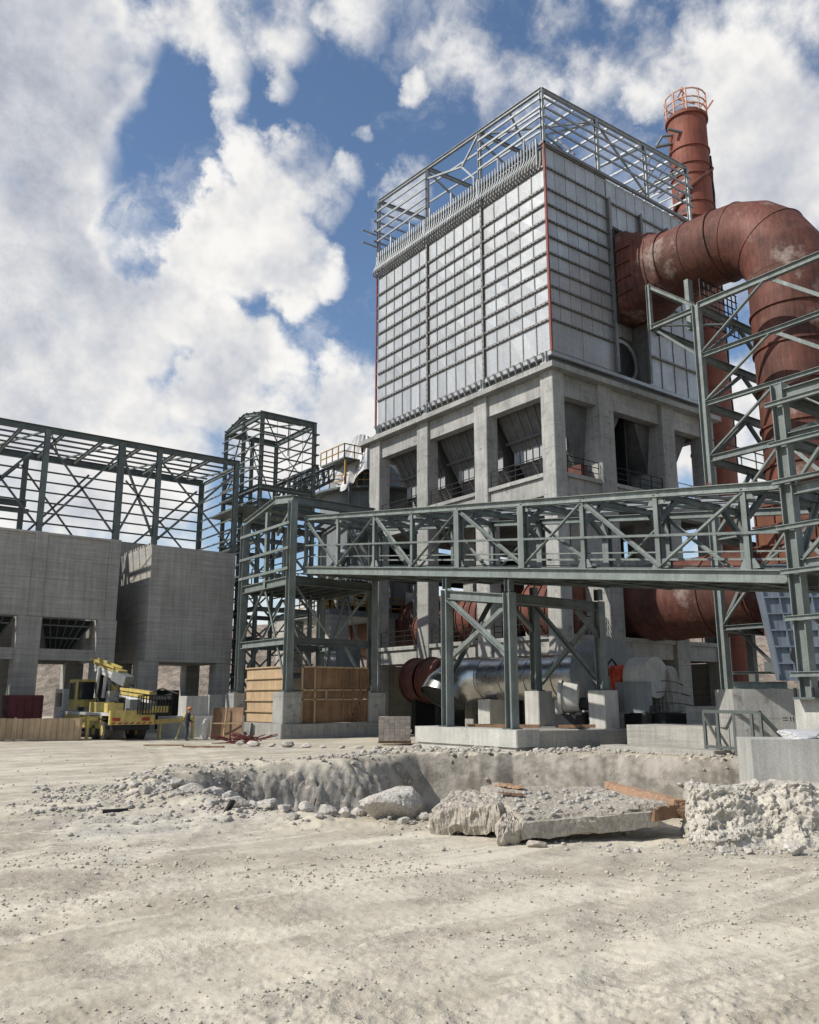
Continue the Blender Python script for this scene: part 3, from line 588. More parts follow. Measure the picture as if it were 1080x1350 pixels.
# open roof frame of galvanised sections
def zr(x,y): return 42.65+.068*y+.045*x
RY = [0,6.3,12.5,19.2]; RX = [0,5.5,11,16.3]
for x in RX:
    for y in RY:
        if x in (5.5,11) and y in (6.3,12.5): continue
        member(fh, 'roof_post', (x-.1,y-.1,38.66),(x-.1,y-.1,zr(x,y)), .24, t='I', m='galv')
for y in RY: member(fh, 'roof_rafter', (-.1,y-.1,zr(0,y)),(16.2,y-.1,zr(16.3,y)), .2,.3, m='galv')
for x in [0,16.3]: member(fh, 'roof_eave', (x-.1,-.1,zr(x,0)),(x-.1,19.1,zr(x,19.2)), .22,.3, m='galv')
for i in range(1,9): member(fh, 'purlin', (16.3*i/9,-.1,zr(16.3*i/9,0)+.22),(16.3*i/9,19.1,zr(16.3*i/9,19.2)+.22), .10,.16, t='B', m='galv')
for k in range(1,5):
    f = 1-k/5.2
    for (ya,yb) in ((0,6.3),(12.5,19.2)): member(fh, 'side_rail', (-.25,ya-.1,39+(zr(0,ya)-39)*f),(-.25,yb-.1,39+(zr(0,yb)-39)*f), .1,.16, t='B', m='galv')
    member(fh, 'side_rail', (-.1,-.25,39+(zr(0,0)-39)*f),(16.6,-.25,39+(zr(16.3,0)-39)*f), .1,.14, t='B', m='galv')
    member(fh, 'side_rail', (16.4,-.1,39+(zr(16.3,0)-39)*f),(16.4,19.1,39+(zr(16.3,19)-39)*f), .1,.14, t='B', m='galv')
    member(fh, 'side_rail', (-.6,19.2,39+(zr(0,19.2)-39)*f),(16.3,19.2,39+(zr(16.3,19)-39)*f), .1,.14, t='B', m='galv')
for (p,q) in [((-.1,6.3,39),(-.1,8.2,41.3)),((-.1,8.2,41.3),(-.1,6.3,43)),((-.1,8.2,41.3),(-.1,12.5,42.6)),((.0,0,39.2),(5.4,0,42.6)),((0,0,39.4),(1.9,0,39.0)),((5.5,0,39),(11,0,43.1)),((11,0,39),(5.5,0,42.8)),((11,0,39),(16.2,0,43.3)),
              ((0,6.2,42.4),(5.5,6.2,40.4)),((0,12.4,43.2),(5.5,12.4,40.9)),((5.4,6.2,39),(5.4,6.2,42.9)),((5.4,12.4,39),(5.4,12.4,43.3)),((16.2,0,39),(16.2,6.3,43.6)),((16.2,12.5,39),(16.2,6.3,43.6)),((3,-.1,39),(4.5,3,42.9)),((0,3,42.7),(5.5,6.3,43)),((5.5,0,42.8),(0,6.3,43))]:
    member(fh, 'roof_brace', p, q, .13, t='B', m='galv')
for i in range(5): member(fh, 'loose_rail', (12.4+i*.9,-.1+i*.05,43.6-.3*i),(15.2+i*.5,3.4,44.1-.3*i), .08, t='B', m='galv')
for i in range(2): member(fh, 'loose_rail', (-1.6,19.4,40.9-i*1.1),(4,19.4,40.9-i*1.1), .1, t='B', m='galv')
# ------------------------------------------------------------------ chimney
ch = thing('chimney', 'tall oxide red steel chimney with railed platform rising behind the filter house', 'chimney', (20.4,2.2,0))
cxx, cyy = 20.4, 2.2
b = MB(); b.sm = True; b.tube([(cxx,cyy,0),(cxx,cyy,51.2)], 1.5, 40, rs=[1.7,1.6]); b.build('shaft', 'rustc', ch)
for z in [6+i*5 for i in range(9)]+[42.4,45,47.6,50.9]:
    b = MB(); b.sm = True; b.tube([(cxx,cyy,z),(cxx,cyy,z+.14)], 1.72, 40); b.build('ring', 'rustc', ch)
b = MB(); b.sm = True; pts = []
for i in range(130): t = i/129; a = math.radians(200+t*560); pts.append((cxx+math.cos(a)*1.76, cyy+math.sin(a)*1.76, 34+t*14.5))
b.tube(pts, .13, 8); b.build('helical_strake', 'rust', ch)
b = MB(); b.sm = True; b.tube([(cxx+1.45,cyy-1.05,20+i*1.2+.0) if i % 2 else (cxx+1.42,cyy-1.12,20+i*1.2) for i in range(24)], .11, 6); b.build('cable_run', 'dark', ch)
b = MB(); b.sm = True; b.tube([(cxx,cyy,50.7),(cxx,cyy,50.95)], 1.78, 32); b.build('platform', 'rustc', ch)
b = MB()
for hh in (.6,1.2,2.0): 
    for i in range(20): a, c = 2*math.pi*i/20, 2*math.pi*(i+1)/20; b.bar((cxx+1.72*math.cos(a),cyy+1.72*math.sin(a),50.95+hh),(cxx+1.72*math.cos(c),cyy+1.72*math.sin(c),50.95+hh),.09)
for i in range(10): a = 2*math.pi*i/10; b.bar((cxx+1.72*math.cos(a),cyy+1.72*math.sin(a),50.9),(cxx+1.72*math.cos(a),cyy+1.72*math.sin(a),53.0),.11)
b.build('railing', 'pinkish', ch)
b = MB(); b.tube([(cxx-1.2,cyy-.6,50.9),(cxx-1.2,cyy-.6,53.4)],.07,6); b.tube([(cxx-1.2,cyy-.6,53.2),(cxx-.2,cyy+.6,53.5),(cxx+.9,cyy-.4,52.9)],.09,6); b.bar((cxx-1.6,cyy-.7,53.0),(cxx-.8,cyy-.5,53.0),.1); b.tube([(cxx+1.3,cyy-1.2,52),(cxx+1.9,cyy-1.5,53.0)],.09,6); b.build('mast', 'pinkish', ch)
b = MB(); b.bar((cxx-1.3,cyy+.4,48.5),(cxx-2.7,cyy+1.5,48.1),.3,.12); b.bar((cxx-1.2,cyy-.6,48.9),(cxx-2.5,cyy+.2,49.2),.24,.12); b.tube([(cxx-1.4,cyy+.3,49.2),(cxx-2.2,cyy+1,49.1),(cxx-2.6,cyy+1.4,48.2)],.12,6); b.build('bracket', 'tank', ch)
# ------------------------------------------------------------------ big hot gas duct
du = thing('gas_duct', 'huge rust red elbow duct leaving the side of the filter house and turning down', 'duct', (8.8,-11.3,7.5))
dr = 2.35; DX = 8.8
def circ(c, u, v, r, n=36): return [c+u*math.cos(2*math.pi*i/n)*r+v*math.sin(2*math.pi*i/n)*r for i in range(n)]
def zc(y): return 31.2+ y*.055
# square-to-round piece
b = MB(); n = 36; sq = []
for i in range(n):
    a = 2*math.pi*i/n; c, s = math.cos(a), math.sin(a); k = 1/max(abs(c),abs(s)); sq.append(V(DX+c*k*2.3, 1.1, 31.3+s*k*2.95))
rd = circ(V(DX,-3.4,zc(-3.4)), V(1,0,0), V(0,0,1), dr); mid_ = [V(p.x,-.6,p.z) for p in sq]
b.add(sq+mid_+rd, [(i,(i+1)%n,n+(i+1)%n,n+i) for i in range(n)]+[(n+i,n+(i+1)%n,2*n+(i+1)%n,2*n+i) for i in range(n)]); b.sm = True; b.build('transition', 'rust', du)
for k in range(4):
    y = -.1-.8*k
    t = max(0,(-.6-y)/2.8); b = MB(); q = [sq[i].lerp(rd[i], t) for i in range(n)]
    for i in range(n): b.bar(V(q[i].x,y,q[i].z), V(q[(i+1)%n].x,y,q[(i+1)%n].z), .1,.22, up=(0,1,0))
    b.build('frame_rib', 'rust', du)
for s in (-1,1):
    for z in (29.2,30.4,31.6,32.8): b = MB(); b.bar((DX+s*2.35,1,z),(DX+s*2.36,-1.6,z+ (31.2-z)*.1),.12,.12); b.build('frame_rib','rust',du)
block(du,'flange',(6.36,6.5,-.35,1.1,27.3,34.4),'dark'); block(du,'flange',(11.1,11.3,-.3,1.1,27.8,34.4),'dark')
# barrel: three cans, five-piece lobster-back elbow, then the vertical leg
cans = [(-3.4,-5.2),(-5.2,-7.2)]
for y0,y1 in cans:
    b = MB(); b.sm = True; b.tube([(DX,y0,zc(y0)),(DX,y1,zc(y1))], dr, 44, caps=False); b.build('duct_section', 'rust', du)
yc, zcen, Rr = -7.2, zc(-7.2)-4.0, 4.0
prev = V(DX,yc,zcen+Rr)
rings = []
n = 44
angs = [0,15,33,51,69,84,90]
def elb(a): a = math.radians(a); return V(DX, yc-Rr*math.sin(a), zcen+Rr*math.cos(a)), V(0,-math.cos(a),-math.sin(a))
def ring_at(a, r=dr):
    c, d = elb(a); u = V(1,0,0); v = u.cross(d).normalized(); return circ(c,u,v,r,n)
for a0,a1 in zip(angs,angs[1:]):
    b = MB(); b.sm = True; b.add(ring_at(a0)+ring_at(a1), [(i,(i+1)%n,n+(i+1)%n,n+i) for i in range(n)]); b.build('elbow_segment', 'rust', du)
for a in (15,51):
    b = MB(); q = ring_at(a, dr+.02)
    for i in range(n): b.bar(q[i], q[(i+1)%n], .04,.035)
    b.build('weld_seam', 'rust', du)
VY = yc-Rr; z_ = zcen
while z_ > 14.2:
    z1 = max(14.0, z_-2.35); b = MB(); b.sm = True; b.tube([(DX,VY,z_-.02),(DX,VY,z1+.02)], dr, 44, caps=False); b.build('duct_section', 'rust' , du); 
    b = MB(); b.sm = True; b.tube([(DX,VY,z1-.06),(DX,VY,z1+.06)], dr+.10, 44); b.build('ring', 'rust', du); z_ = z1
for y in (-3.4,-5.2,-7.2): b = MB(); b.sm = True; b.tube([(DX,y+.06,zc(y)),(DX,y-.06,zc(y))], dr+(.12 if y != -5.2 else .05), 44); b.build('ring', 'rust', du)
x0,x1,y0,y1 = DX-2.3,DX+2.3,VY-2.3,VY+2.3
block(du, 'square_leg', (x0,x1,y0,y1,5.6,14.0), 'rust2')
for z in [6.0+1.12*i for i in range(8)]: b = MB(); b.box(x0-.14,x1+.14,y0-.14,y0-.001,z,z+.09); b.box(x0-.14,x0-.001,y0,y1+.1,z,z+.09); b.build('stiffener', 'rust', du)
for k in range(5):
    b = MB(); b.box(x0-.10,x0-.001,y0+k*1.12,y0+k*1.12+.08,5.6,14); b.build('stiffener','rust',du)
    b = MB(); b.box(x0+k*1.12,x0+k*1.12+.08,y0-.1,y0-.001,5.6,14); b.build('stiffener','rust',du)
ld = thing('collector_duct', 'fat horizontal red duct lying through the lower storey of the concrete frame', 'duct', (8.8,10,6))
b = MB(); b.sm = True; b.tube([(DX,VY+2.32,8.4),(DX,VY+3.1,8.4),(DX,36,8.4)], 2.5, 44, rs=[1.9,2.5,2.5]); b.build('barrel', 'rust', ld)
for i in range(14): y = -8+i*3.1; b = MB(); b.sm = True; b.tube([(DX,y,8.4),(DX,y+.12,8.4)], 2.58, 40); b.build('ring', 'rust', ld)
for y in (-6,2,9,16): 
    b = MB(); b.box(DX-1.6,DX-1.2,y,y+.4,5.8 if y > 0 else 0,7.2); b.box(DX+1.2,DX+1.6,y,y+.4,5.8 if y > 0 else 0,7.2); b.build('saddle', 'dgreen', ld)
# second smaller red fan casing seen between the columns
for (yy, xx, r_, lab) in ((15.6,3.4,1.45,'rust red drum with ribs behind the railing between the two left columns'),(9.8,3.2,1.9,'rust red ribbed drum behind the railing next to the second column from the corner'),(3.4,3.4,2.0,'rust red ribbed drum behind the railing beside the corner column')):
    dm = thing('drum', lab, 'drum', (xx,yy,5.85))
    b = MB(); b.sm = True; b.tube([(xx,yy-1.5,5.87+r_),(xx,yy+1.5,5.87+r_)], r_, 32); b.build('shell', 'rust', dm)
    for k in range(5): b = MB(); b.sm = True; b.tube([(xx,yy-1.4+k*.7,5.87+r_),(xx,yy-1.32+k*.7,5.87+r_)], r_+.09, 32); b.build('ring', 'rust', dm)
# ------------------------------------------------------------------ steel tower round the duct leg
rt = thing('duct_support_tower', 'tall sage green braced steel tower standing round the red vertical duct', 'steel tower', (4.5,-7.6,0))
TX = (4.5,12.9); TY = (-7.6,-16.0); LV = [25.1,21.9,18.9,15.6,11.0,6.0]
for x in TX:
    for y in TY: member(rt, 'column', (x,y,0),(x,y,25.25), .42,.42, up=(0,1,0)) if not (x == 4.5 and y == -16) else member(rt, 'column', (x,y,0),(x,y,25.25), .42,.42, up=(0,1,0))
for i, z in enumerate(LV):
    m_ = 'green'
    member(rt, 'beam', (4.5,-7.8,z),(4.5,-18.5 if i < 4 else -15.8,z), .28,.38 if i in (0,3) else .26)
    member(rt, 'beam', (12.9,-7.8,z),(12.9,-15.8,z), .28,.32)
    member(rt, 'beam', (4.7,-7.6,z),(12.7,-7.6,z), .3,.42)
    member(rt, 'beam', (4.7,-16,z),(12.7,-16,z), .3,.42)
    if i+1 < len(LV):
        zb = LV[i+1]
        member(rt, 'brace', (4.5,-7.8,zb+.15),(4.5,-12.0,z-.2), .2, t='L'); member(rt, 'brace', (4.5,-15.8,zb+.15),(4.5,-12.2,z-.2), .2, t='L')
        member(rt, 'brace', (4.7,-7.6,zb+.1),(8.7,-7.6,z-.2), .2, t='B', m='dgreen'); member(rt, 'brace', (12.7,-7.6,zb+.1),(8.9,-7.6,z-.2), .2, t='B', m='dgreen')
        member(rt, 'brace', (12.9,-7.8,zb+.1),(12.9,-12,z-.2), .18, t='B', m='dgreen'); member(rt, 'brace', (12.9,-15.8,zb+.1),(12.9,-12,z-.2), .18, t='B', m='dgreen')
# outrigger frame at its head
member(rt, 'beam', (4.5,-7.4,24.95),(4.5,-4.3,24.95), .24,.3); member(rt, 'post', (4.5,-4.3,24.8),(4.5,-4.3,27.9), .26,.26); member(rt, 'beam', (4.5,-4.4,27.7),(4.5,-7.5,25.2), .2,.24)
member(rt, 'beam', (4.5,-4.3,27.7),(8.0,-4.3,27.7), .2,.26); member(rt, 'beam', (4.5,-4.3,24.95),(9,-4.3,24.95), .24,.3); member(rt, 'brace', (4.6,-4.4,25),(8.5,-7.6,25), .16, t='L')
member(rt, 'brace', (4.6,-7.4,22),(4.6,-4.4,24.8), .14, t='L', m='dgreen'); member(rt, 'post', (6.9,-5.6,25),(6.9,-5.6,28.4), .5,.3, t='B'); 
b = MB()
for i in range(9): b.bar((6.9+i*.5,-6.4,25.1),(6.9+i*.5,-6.4,28.2),.06)
for i in range(7): b.bar((6.9,-6.4,25.2+i*.5),(11,-6.4,25.2+i*.5),.06)
b.build('grating', 'dark', rt)
b = MB(); b.rail([(12.9,-7.8,11.2),(12.9,-15.8,11.2)], .03); b.rail([(4.7,-7.6,15.8),(12.7,-7.6,15.8)], .03); b.build('handrail', 'dgreen', rt)
b = MB(); b.rail([(5.6,-14.6,19.4),(5.6,-17.8,19.4)], .05, 2.4, 1.6, (1.2,)); b.build('guard_rail', 'redlead', rt, label='thin red guard rail beside the duct')
b = MB()
for i in range(9):
    for k in range(3): b.box(4.23+ (k%3)*.0-.012,4.27,-7.80+k*.13+(i%2)*.05,-7.72+k*.13+(i%2)*.05,12.6+i*.18,12.7+i*.18)
b.v = [(x-.05,y,z) for x,y,z in b.v]; b.build('warning_tape', 'redlead', rt, label='red speckled warning tape wrapped on the near column')
# leaning struts at the foot, and the dark slab under the duct
for (p,q,w) in [((6.2,-11.8,.6),(9.2,-12.6,6.0),.34),((5.4,-11.0,.6),(8.0,-12.2,6.0),.28),((9.0,-14.4,.6),(7.4,-13.2,5.2),.3),((4.7,-8.1,6.2),(6.2,-9.6,3.9),.16),((4.6,-8,3.6),(6.3,-9.6,3.6),.14)]: member(rt, 'strut', p, q, w, t='I')
block(rt, 'base_plate', (6.0,12,-15.4,-9.0,3.6,4.2), 'dgreen')
# ------------------------------------------------------------------ conveyor gallery
gy = [9.64,6.01,2.34,-1.03,-4.63,-8.91,-12.3,-15.83,-19.33]
G0, G1 = -11.8, -6.3
def gb(y): return 8.59+.127*y
def gt(y): return 11.72+.1345*y
ga = thing('conveyor_gallery', 'long sloping sage green truss gallery crossing in front of the concrete frame', 'conveyor gallery', (G0,-4,8))
YA, YB = 9.9, -20.6
for gx in (G0,G1):
    member(ga, 'chord', (gx,YA,gb(YA)),(gx,YB,gb(YB)), .30,.42 if gx == G0 else .34); member(ga, 'chord', (gx,YA,gt(YA)),(gx,YB,gt(YB)), .28,.28)
    for i, y in enumerate(gy):
        big = (i in (4,5)) 
        member(ga, 'post', (gx,y,gb(y)+.2),(gx,y,gt(y)-.15), .34 if big else .19,.34 if big else .19, up=(1,0,0))
        for zz in (gb(y)+.35, gt(y)-.3): g_ = MB(); g_.add([(gx-.03,y-.38,zz-.12),(gx-.03,y+.38,zz-.12),(gx-.03,y+.2,zz+.22),(gx-.03,y-.2,zz+.22),(gx+.01,y-.38,zz-.12),(gx+.01,y+.38,zz-.12),(gx+.01,y+.2,zz+.22),(gx+.01,y-.2,zz+.22)], [(0,3,2,1),(4,5,6,7),(0,1,5,4),(1,2,6,5),(2,3,7,6),(3,0,4,7)]); g_.build('gusset_plate','green',ga)
    for i, (a,c) in enumerate(zip(gy,gy[1:])):
        if i % 2: member(ga, 'diagonal', (gx,a,gb(a)+.25),(gx,c,gt(c)-.2), .14, t='L')
        else: member(ga, 'diagonal', (gx,a,gt(a)-.2),(gx,c,gb(c)+.25), .14, t='L')
    for h_ in ((1.5,) if gx == G0 else (1.15,)): member(ga, 'handrail', (gx-.12,YA,gb(YA)+h_),(gx-.12,YB,gb(YB)+h_*.95), .09, t='B')
    member(ga, 'handrail', (gx+.2,YA,gb(YA)+.85),(gx+.2,YB,gb(YB)+.85), .05, t='B')
for i, y in enumerate(gy):
    member(ga, 'cross_beam', (G0+.1,y,gb(y)-.05),(G1-.1,y,gb(y)-.05), .2,.34, m='dgreen')
    member(ga, 'portal_beam', (G0+.1,y,gt(y)),(G1-.1,y,gt(y)), .2,.24)
    for s,e in ((G0,1),(G1,-1)): member(ga, 'knee_brace', (s+.1*e,y,gt(y)-1.0),(s+1.2*e,y,gt(y)-.1), .18, t='B', m='dgreen')
for i, (a,c) in enumerate(zip(gy,gy[1:])):
    member(ga, 'roof_brace', (G0,a,gt(a)),(G1,c,gt(c)), .12, t='L', m='dgreen'); member(ga, 'roof_brace', (G1,a,gt(a)-.05),(G0,c,gt(c)-.05), .12, t='L', m='dgreen')
    member(ga, 'floor_brace', (G0,a,gb(a)-.2),(G1,c,gb(c)-.2), .12, t='L', m='dgreen')
for k in range(5): x = G0+.9+k*.95; member(ga, 'stringer', (x,YA,gb(YA)-.02),(x,YB,gb(YB)-.02), .16,.3, m='dgreen')
fl = MB(); fl.ext((G0+2.7,YA,gb(YA)+.25),(G0+2.7,YB,gb(YB)+.25), [(-2.4,0),(2.4,0),(2.4,.06),(-2.4,.06)]); fl.build('deck', 'dgreen', ga)
for k in range(3): x = G0+1.4+k*1.3; member(ga, 'purlin', (x,YA,gt(YA)+.15),(x,YB,gt(YB)+.15), .12,.16, m='galv')
# ------------------------------------------------------------------ trestle under the gallery
tr = thing('support_trestle', 'sage green cross braced four leg trestle under the middle of the gallery', 'trestle', (-9,-5.8,.9))
TA, TB = -3.7, -7.95
for (x,zb) in ((G0,.98),(-6.0,2.62)):
    for y in (TA,TB):
        zt = gb(y)-.85; member(tr, 'column', (x,y,zb),(x,y,zt), .42,.40, up=(0,1,0))
        b = MB(); b.ibeam((x,y,zt+.05),(x,y,gb(y)-.28),.3,.3); b.build('bearing', 'dgreen', tr); b = MB(); b.box(x-.3,x+.3,y-.3,y+.3,zb,zb+.05); b.build('base_plate', 'dgreen', tr)
    zt = gb(TA)-1.1; zt2 = gb(TB)-1.1
    member(tr, 'beam', (x,TA-.2,zt),(x,TB+.2,zt2), .3,.42)
    member(tr, 'brace', (x-.02,TA-.2,zt-.3),(x-.02,TB+.2,zb+(3.1 if x == G0 else .3)), .2, t='L'); member(tr, 'brace', (x+.1,TB+.2,zt2-.3),(x+.1,TA-.2,zb+(3.1 if x == G0 else .3)), .2, t='L')
for y in (TA,TB):
    z = gb(y)-1.1; member(tr, 'beam', (G0+.2,y,z),(-6.2,y,z), .3,.42, m='dgreen'); member(tr, 'brace', (G0+.2,y,3.2),(-9.0,y,z-.2), .18, t='L', m='dgreen') if y == TA else None
    member(tr, 'brace', (-6.1,y,z-1.4),(-7.6,y,z-.2), .2, t='B', m='dgreen')
tp = thing('trestle_plinth', 'low pale concrete plinth under the two front legs of the trestle', 'plinth', (-9,-5.4,0))
b = MB(); b.cbox(-12.35,-11.0,-8.75,-1.9,.28,.98); b.cbox(-12.25,-11.1,-8.6,-2.0,-.35,.28); b.build('front_strip', 'concrete_pale', tp)
b = MB(); b.cbox(-11.0,-4.9,-8.72,-2.4,-.3,.90); b.build('slab', 'concrete_grey', tp)
for y, lab in ((TA-.1,'tall narrow concrete pedestal under the left rear trestle leg'),(TB,'tall narrow concrete pedestal under the right rear trestle leg')):
    b = MB(); b.cbox(-6.5,-5.5,y-.5,y+.5,.905,2.61); solo('pedestal', b, 'concrete_pale', lab, 'pedestal')
for k,(x0_,y0_,x1_,y1_,lab) in enumerate([(-10.8,-4.0,-9.0,-6.8,'rough timber lying on the plinth behind the front trestle legs'),(-10.2,-3.2,-9.4,-5.6,'shorter rough timber beside the long one on the plinth'),(-7.9,-6.9,-6.9,-8.2,'short timber baulk on the dark plinth slab beside the right pedestal')]):
    b = MB(); b.bar((x0_,y0_,1.0),(x1_,y1_,1.03),.2,.14); solo('timber', b, 'plyd', lab, 'timber')
b = MB(); b.sm = True; b.tube([(-5.2,-8.9,.9),(-5.1,-9.1,.6),(-5.3,-9.4,.25),(-6.2,-9.5,.2),(-7.4,-9.3,.22),(-8.0,-9.4,.18)], .045, 8); solo('hose', b, 'rubber', 'black hose trailing off the right end of the plinth', 'hose')
# ------------------------------------------------------------------ transfer tower (left end of gallery)
tt = thing('transfer_tower', 'open sage green steel tower at the left end of the gallery on concrete piers', 'steel tower', (-9.6,13,2.6))
AX, BX, AY, BY = -12.6, -6.6, 10.0, 16.4
for x in (AX,BX):
    for y in (AY,BY): member(tt, 'column', (x,y,2.62),(x,y,14.1 if y == AY else 13.6), .46,.44, up=(0,1,0)); b = MB(); b.box(x-.4,x+.4,y-.4,y+.4,2.62,2.69); b.build('base_plate', 'dgreen', tt)
member(tt, 'post', (AX,13.2,9.0),(AX,13.2,13.9), .26,.26, up=(1,0,0)); member(tt, 'post', (AX+.2,10.6,9.0),(AX+.2,10.6,14), .22); member(tt, 'post', (-9.6,BY,9),(-9.6,BY,13.8), .24)
member(tt, 'rafter', (AX,AY,14.2),(AX,12.3,14.5), .3,.5); member(tt, 'rafter', (AX,12.3,14.5),(AX,BY,13.7), .3,.36); member(tt, 'rafter', (BX,AY,14.2),(BX,12.3,14.5), .3,.4); member(tt, 'rafter', (BX,12.3,14.5),(BX,BY,13.7), .3,.36)
member(tt, 'roof_beam', (AX,AY,14.15),(BX,AY,14.15), .3,.5, m='dgreen'); member(tt, 'roof_beam', (AX,BY,13.6),(BX,BY,13.6), .3,.4, m='dgreen')
for k in range(5): y = 10.8+k*1.3; member(tt, 'purlin', (AX,y,14.5-abs(y-12.3)*.15),(BX,y,14.5-abs(y-12.3)*.15), .14,.2, m='dgreen')
for z in (12.7,11.15,9.9): member(tt, 'girt', (AX-.25,BY+.1,z),(AX-.25,AY-.1,z), .13,.17, t='B')
for z,h_ in ((9.2,.5),(5.6,.42)):
    for x in (AX,BX): member(tt, 'beam', (x,AY+.2,z),(x,BY-.2,z), .3,h_)
    for y in (AY,BY): member(tt, 'beam', (AX+.2,y,z),(BX-.2,y,z), .3,h_, m='dgreen')
for k in range(5): x = AX+1+k*1.0; member(tt, 'joist', (x,AY,9.15),(x,BY,9.15), .16,.3, m='dgreen')
block(tt, 'deck', (AX+.2,BX-.2,AY+.2,BY-.2,9.46,9.52), 'dgreen')
for (p,q) in [((AX,AY+.3,2.9),(AX,13.4,8.9)),((AX,BY-.3,5.8),(AX,13.4,8.9)),((AX+.3,AY,8.8),(-9.8,AY,5.8)),((BX-.3,AY,8.8),(-9.4,AY,5.8)),((AX+.3,AY,5.3),(-10.3,AY,2.9)),((BX-.4,AY,3.0),(-8.7,AY,5.3)),((AX,BY,3),(-9.6,BY,8.8)),((BX,BY,3),(-9.6,BY,8.8)),((BX,AY+.3,3),(BX,13,8.8)),((BX,BY-.3,3),(BX,13.2,8.8)),((AX,AY,13.8),(AX,12,12.2)),((BX-.1,AY,9.5),(-9.2,AY,13.8)),((-9.6,BY,9.6),(AX,BY,13.4))]: member(tt, 'brace', p, q, .15, t='L')
b = MB(); b.rail([(AX+.4,BY-.4,9.52),(BX-.4,BY-.4,9.52)], .03); b.rail([(BX-.3,AY+.3,9.52),(BX-.3,BY-.4,9.52)], .03); b.build('handrail', 'dgreen', tt)
b = MB(); b.cbox(AX-.85,BX+.6,AY-.85,BY+.75,-.35,.12); b.cbox(AX-.78,BX+.55,AY-.78,BY+.7,.12,.82)
solo('tower_base', b, 'concrete', 'long stepped concrete base under the transfer tower and plywood screens', 'base')
names = {(AX,AY):'square concrete pier between pale and brown plywood screens', (AX,BY):'square concrete pier at the left end of the pale plywood screen', (BX,AY):'square concrete pier at the right end of the brown plywood screen', (BX,BY):'square concrete pier at the back of the transfer tower'}
for (x,y), lab in names.items(): b = MB(); b.cbox(x-.62,x+.62,y-.62,y+.62,.83,2.6); solo('concrete_pier', b, 'concrete', lab, 'pier')
ps = thing('plywood_screen', 'pale yellow plywood screen with horizontal battens between two piers', 'screen', (AX+.2,13.2,.83))
for k in range(5):
    b = MB(); z = .86+k*.66; b.box(AX+.2,AX+.25,10.75,15.7,z,z+.63); b.build('board', 'ply', ps)
    b = MB(); b.box(AX+.09,AX+.198,10.75,15.72,z+.58,z+.66); b.build('batten', 'ply', ps)
pd = thing('formwork_screen', 'brown plywood formwork screen with nailed battens between two piers', 'screen', (-9.6,AY-.3,.83))
k = 0
for x0,x1 in ((AX+.7,-11.0),(-10.97,-9.0),(-8.97,-7.2)):
    for z0,z1 in ((.86,2.2),(2.24,2.75),(2.79,4.1)):
        b = MB(); b.box(x0,x1,AY-.36,AY-.31,z0,z1); b.build('board', 'plyd', pd)
for (p,q) in [((AX+.75,.86),(AX+.75,4.15)),((-10.99,.86),(-10.99,4.1)),((-8.99,.86),(-8.99,4.1)),((-7.9,.9),(-7.7,4.1)),((-8.3,.9),(-8.3,4.1)),((-7.2,.86),(-7.2,4.1)),((AX+.7,2.72),(-7.2,2.78)),((AX+.7,2.2),(-8.3,2.2)),((AX+.7,4.08),(-7.2,4.08)),((-8.6,.9),(-7.1,3.0)),((-10.2,2.2),(-10.2,2.72))]:
    b = MB(); b.bar((p[0],AY-.41,p[1]),(q[0],AY-.41,q[1]),.09,.08,up=(0,1,0)); b.build('batten', 'ply' if p[0] < -10 else 'plyd', pd)
# ------------------------------------------------------------------ tall open steel tower behind it
st = thing('elevator_tower', 'tall dark steel lattice tower with close horizontal rails beside the hall', 'steel tower', (-6.2,26,0))
SX, SX2, SY, SY2 = -8.5, -3.8, 22.7, 29.2
for x in (SX,SX2):
    for y in (SY,SY2): member(st, 'column', (x,y,0),(x,y,24.1), .27,.27, m='dgreen')
member(st, 'column', (SX,25.9,0),(SX,25.9,24.4), .26, m='dgreen'); member(st, 'column', (-6.1,SY2,0),(-6.1,SY2,24), .26, m='dgreen')
for z in (24.0,18.2,16.9,14.0,11.4,8.8,6.5,4.0):
    hh = .42 if z in (18.2,16.9,24.0) else .34
    for x in (SX,SX2): member(st, 'beam', (x,SY+.1,z),(x,SY2-.1,z), .24,hh, m='dgreen')
    for y in (SY,SY2): member(st, 'beam', (SX+.1,y,z),(SX2-.1,y,z), .24,hh, m='dgreen')
block(st, 'floor', (SX-1.2,SX2,SY+.3,SY2-.2,16.55,16.7), 'dgreen')
member(st, 'roof_rafter', (SX,SY,24.1),(SX,25.9,24.75), .22,.3, m='dgreen'); member(st, 'roof_rafter', (SX,25.9,24.75),(SX,SY2,24.1), .22,.3, m='dgreen')
for k in range(6): y = SY+k*1.3; z = 24.75-abs(y-25.9)*.2+.12; member(st, 'purlin', (SX-.2,y,z),(SX2+.2,y,z), .1,.14, t='B', m='dgreen')
for k in range(8): z = 17.2+k*.86; member(st, 'girt', (SX-.1,SY-.24,z),(SX2+.35,SY-.24,z), .08,.11, t='B', m='dgreen'); member(st, 'girt', (SX-.24,SY-.3,z),(SX-.24,SY2+.2,z), .08,.11, t='B', m='dgreen'); member(st, 'girt', (SX,SY2+.2,z),(SX2+.3,SY2+.2,z), .08,.11, t='B', m='dgreen'); member(st, 'girt', (SX2+.24,SY-.1,z),(SX2+.24,SY2+.2,z), .08,.11, t='B', m='dgreen')
for k in range(16): z = 1.0+k*.95; member(st, 'girt', (SX-.24,SY-.2,z),(SX-.24,SY2+.2,z), .07,.1, t='B', m='dgreen'); member(st, 'girt', (SX2+.24,SY-.2,z),(SX2+.24,SY2+.2,z), .07,.1, t='B', m='dgreen')
LVS = [0.3,4.0,6.5,8.8,11.4,14.0,16.9]
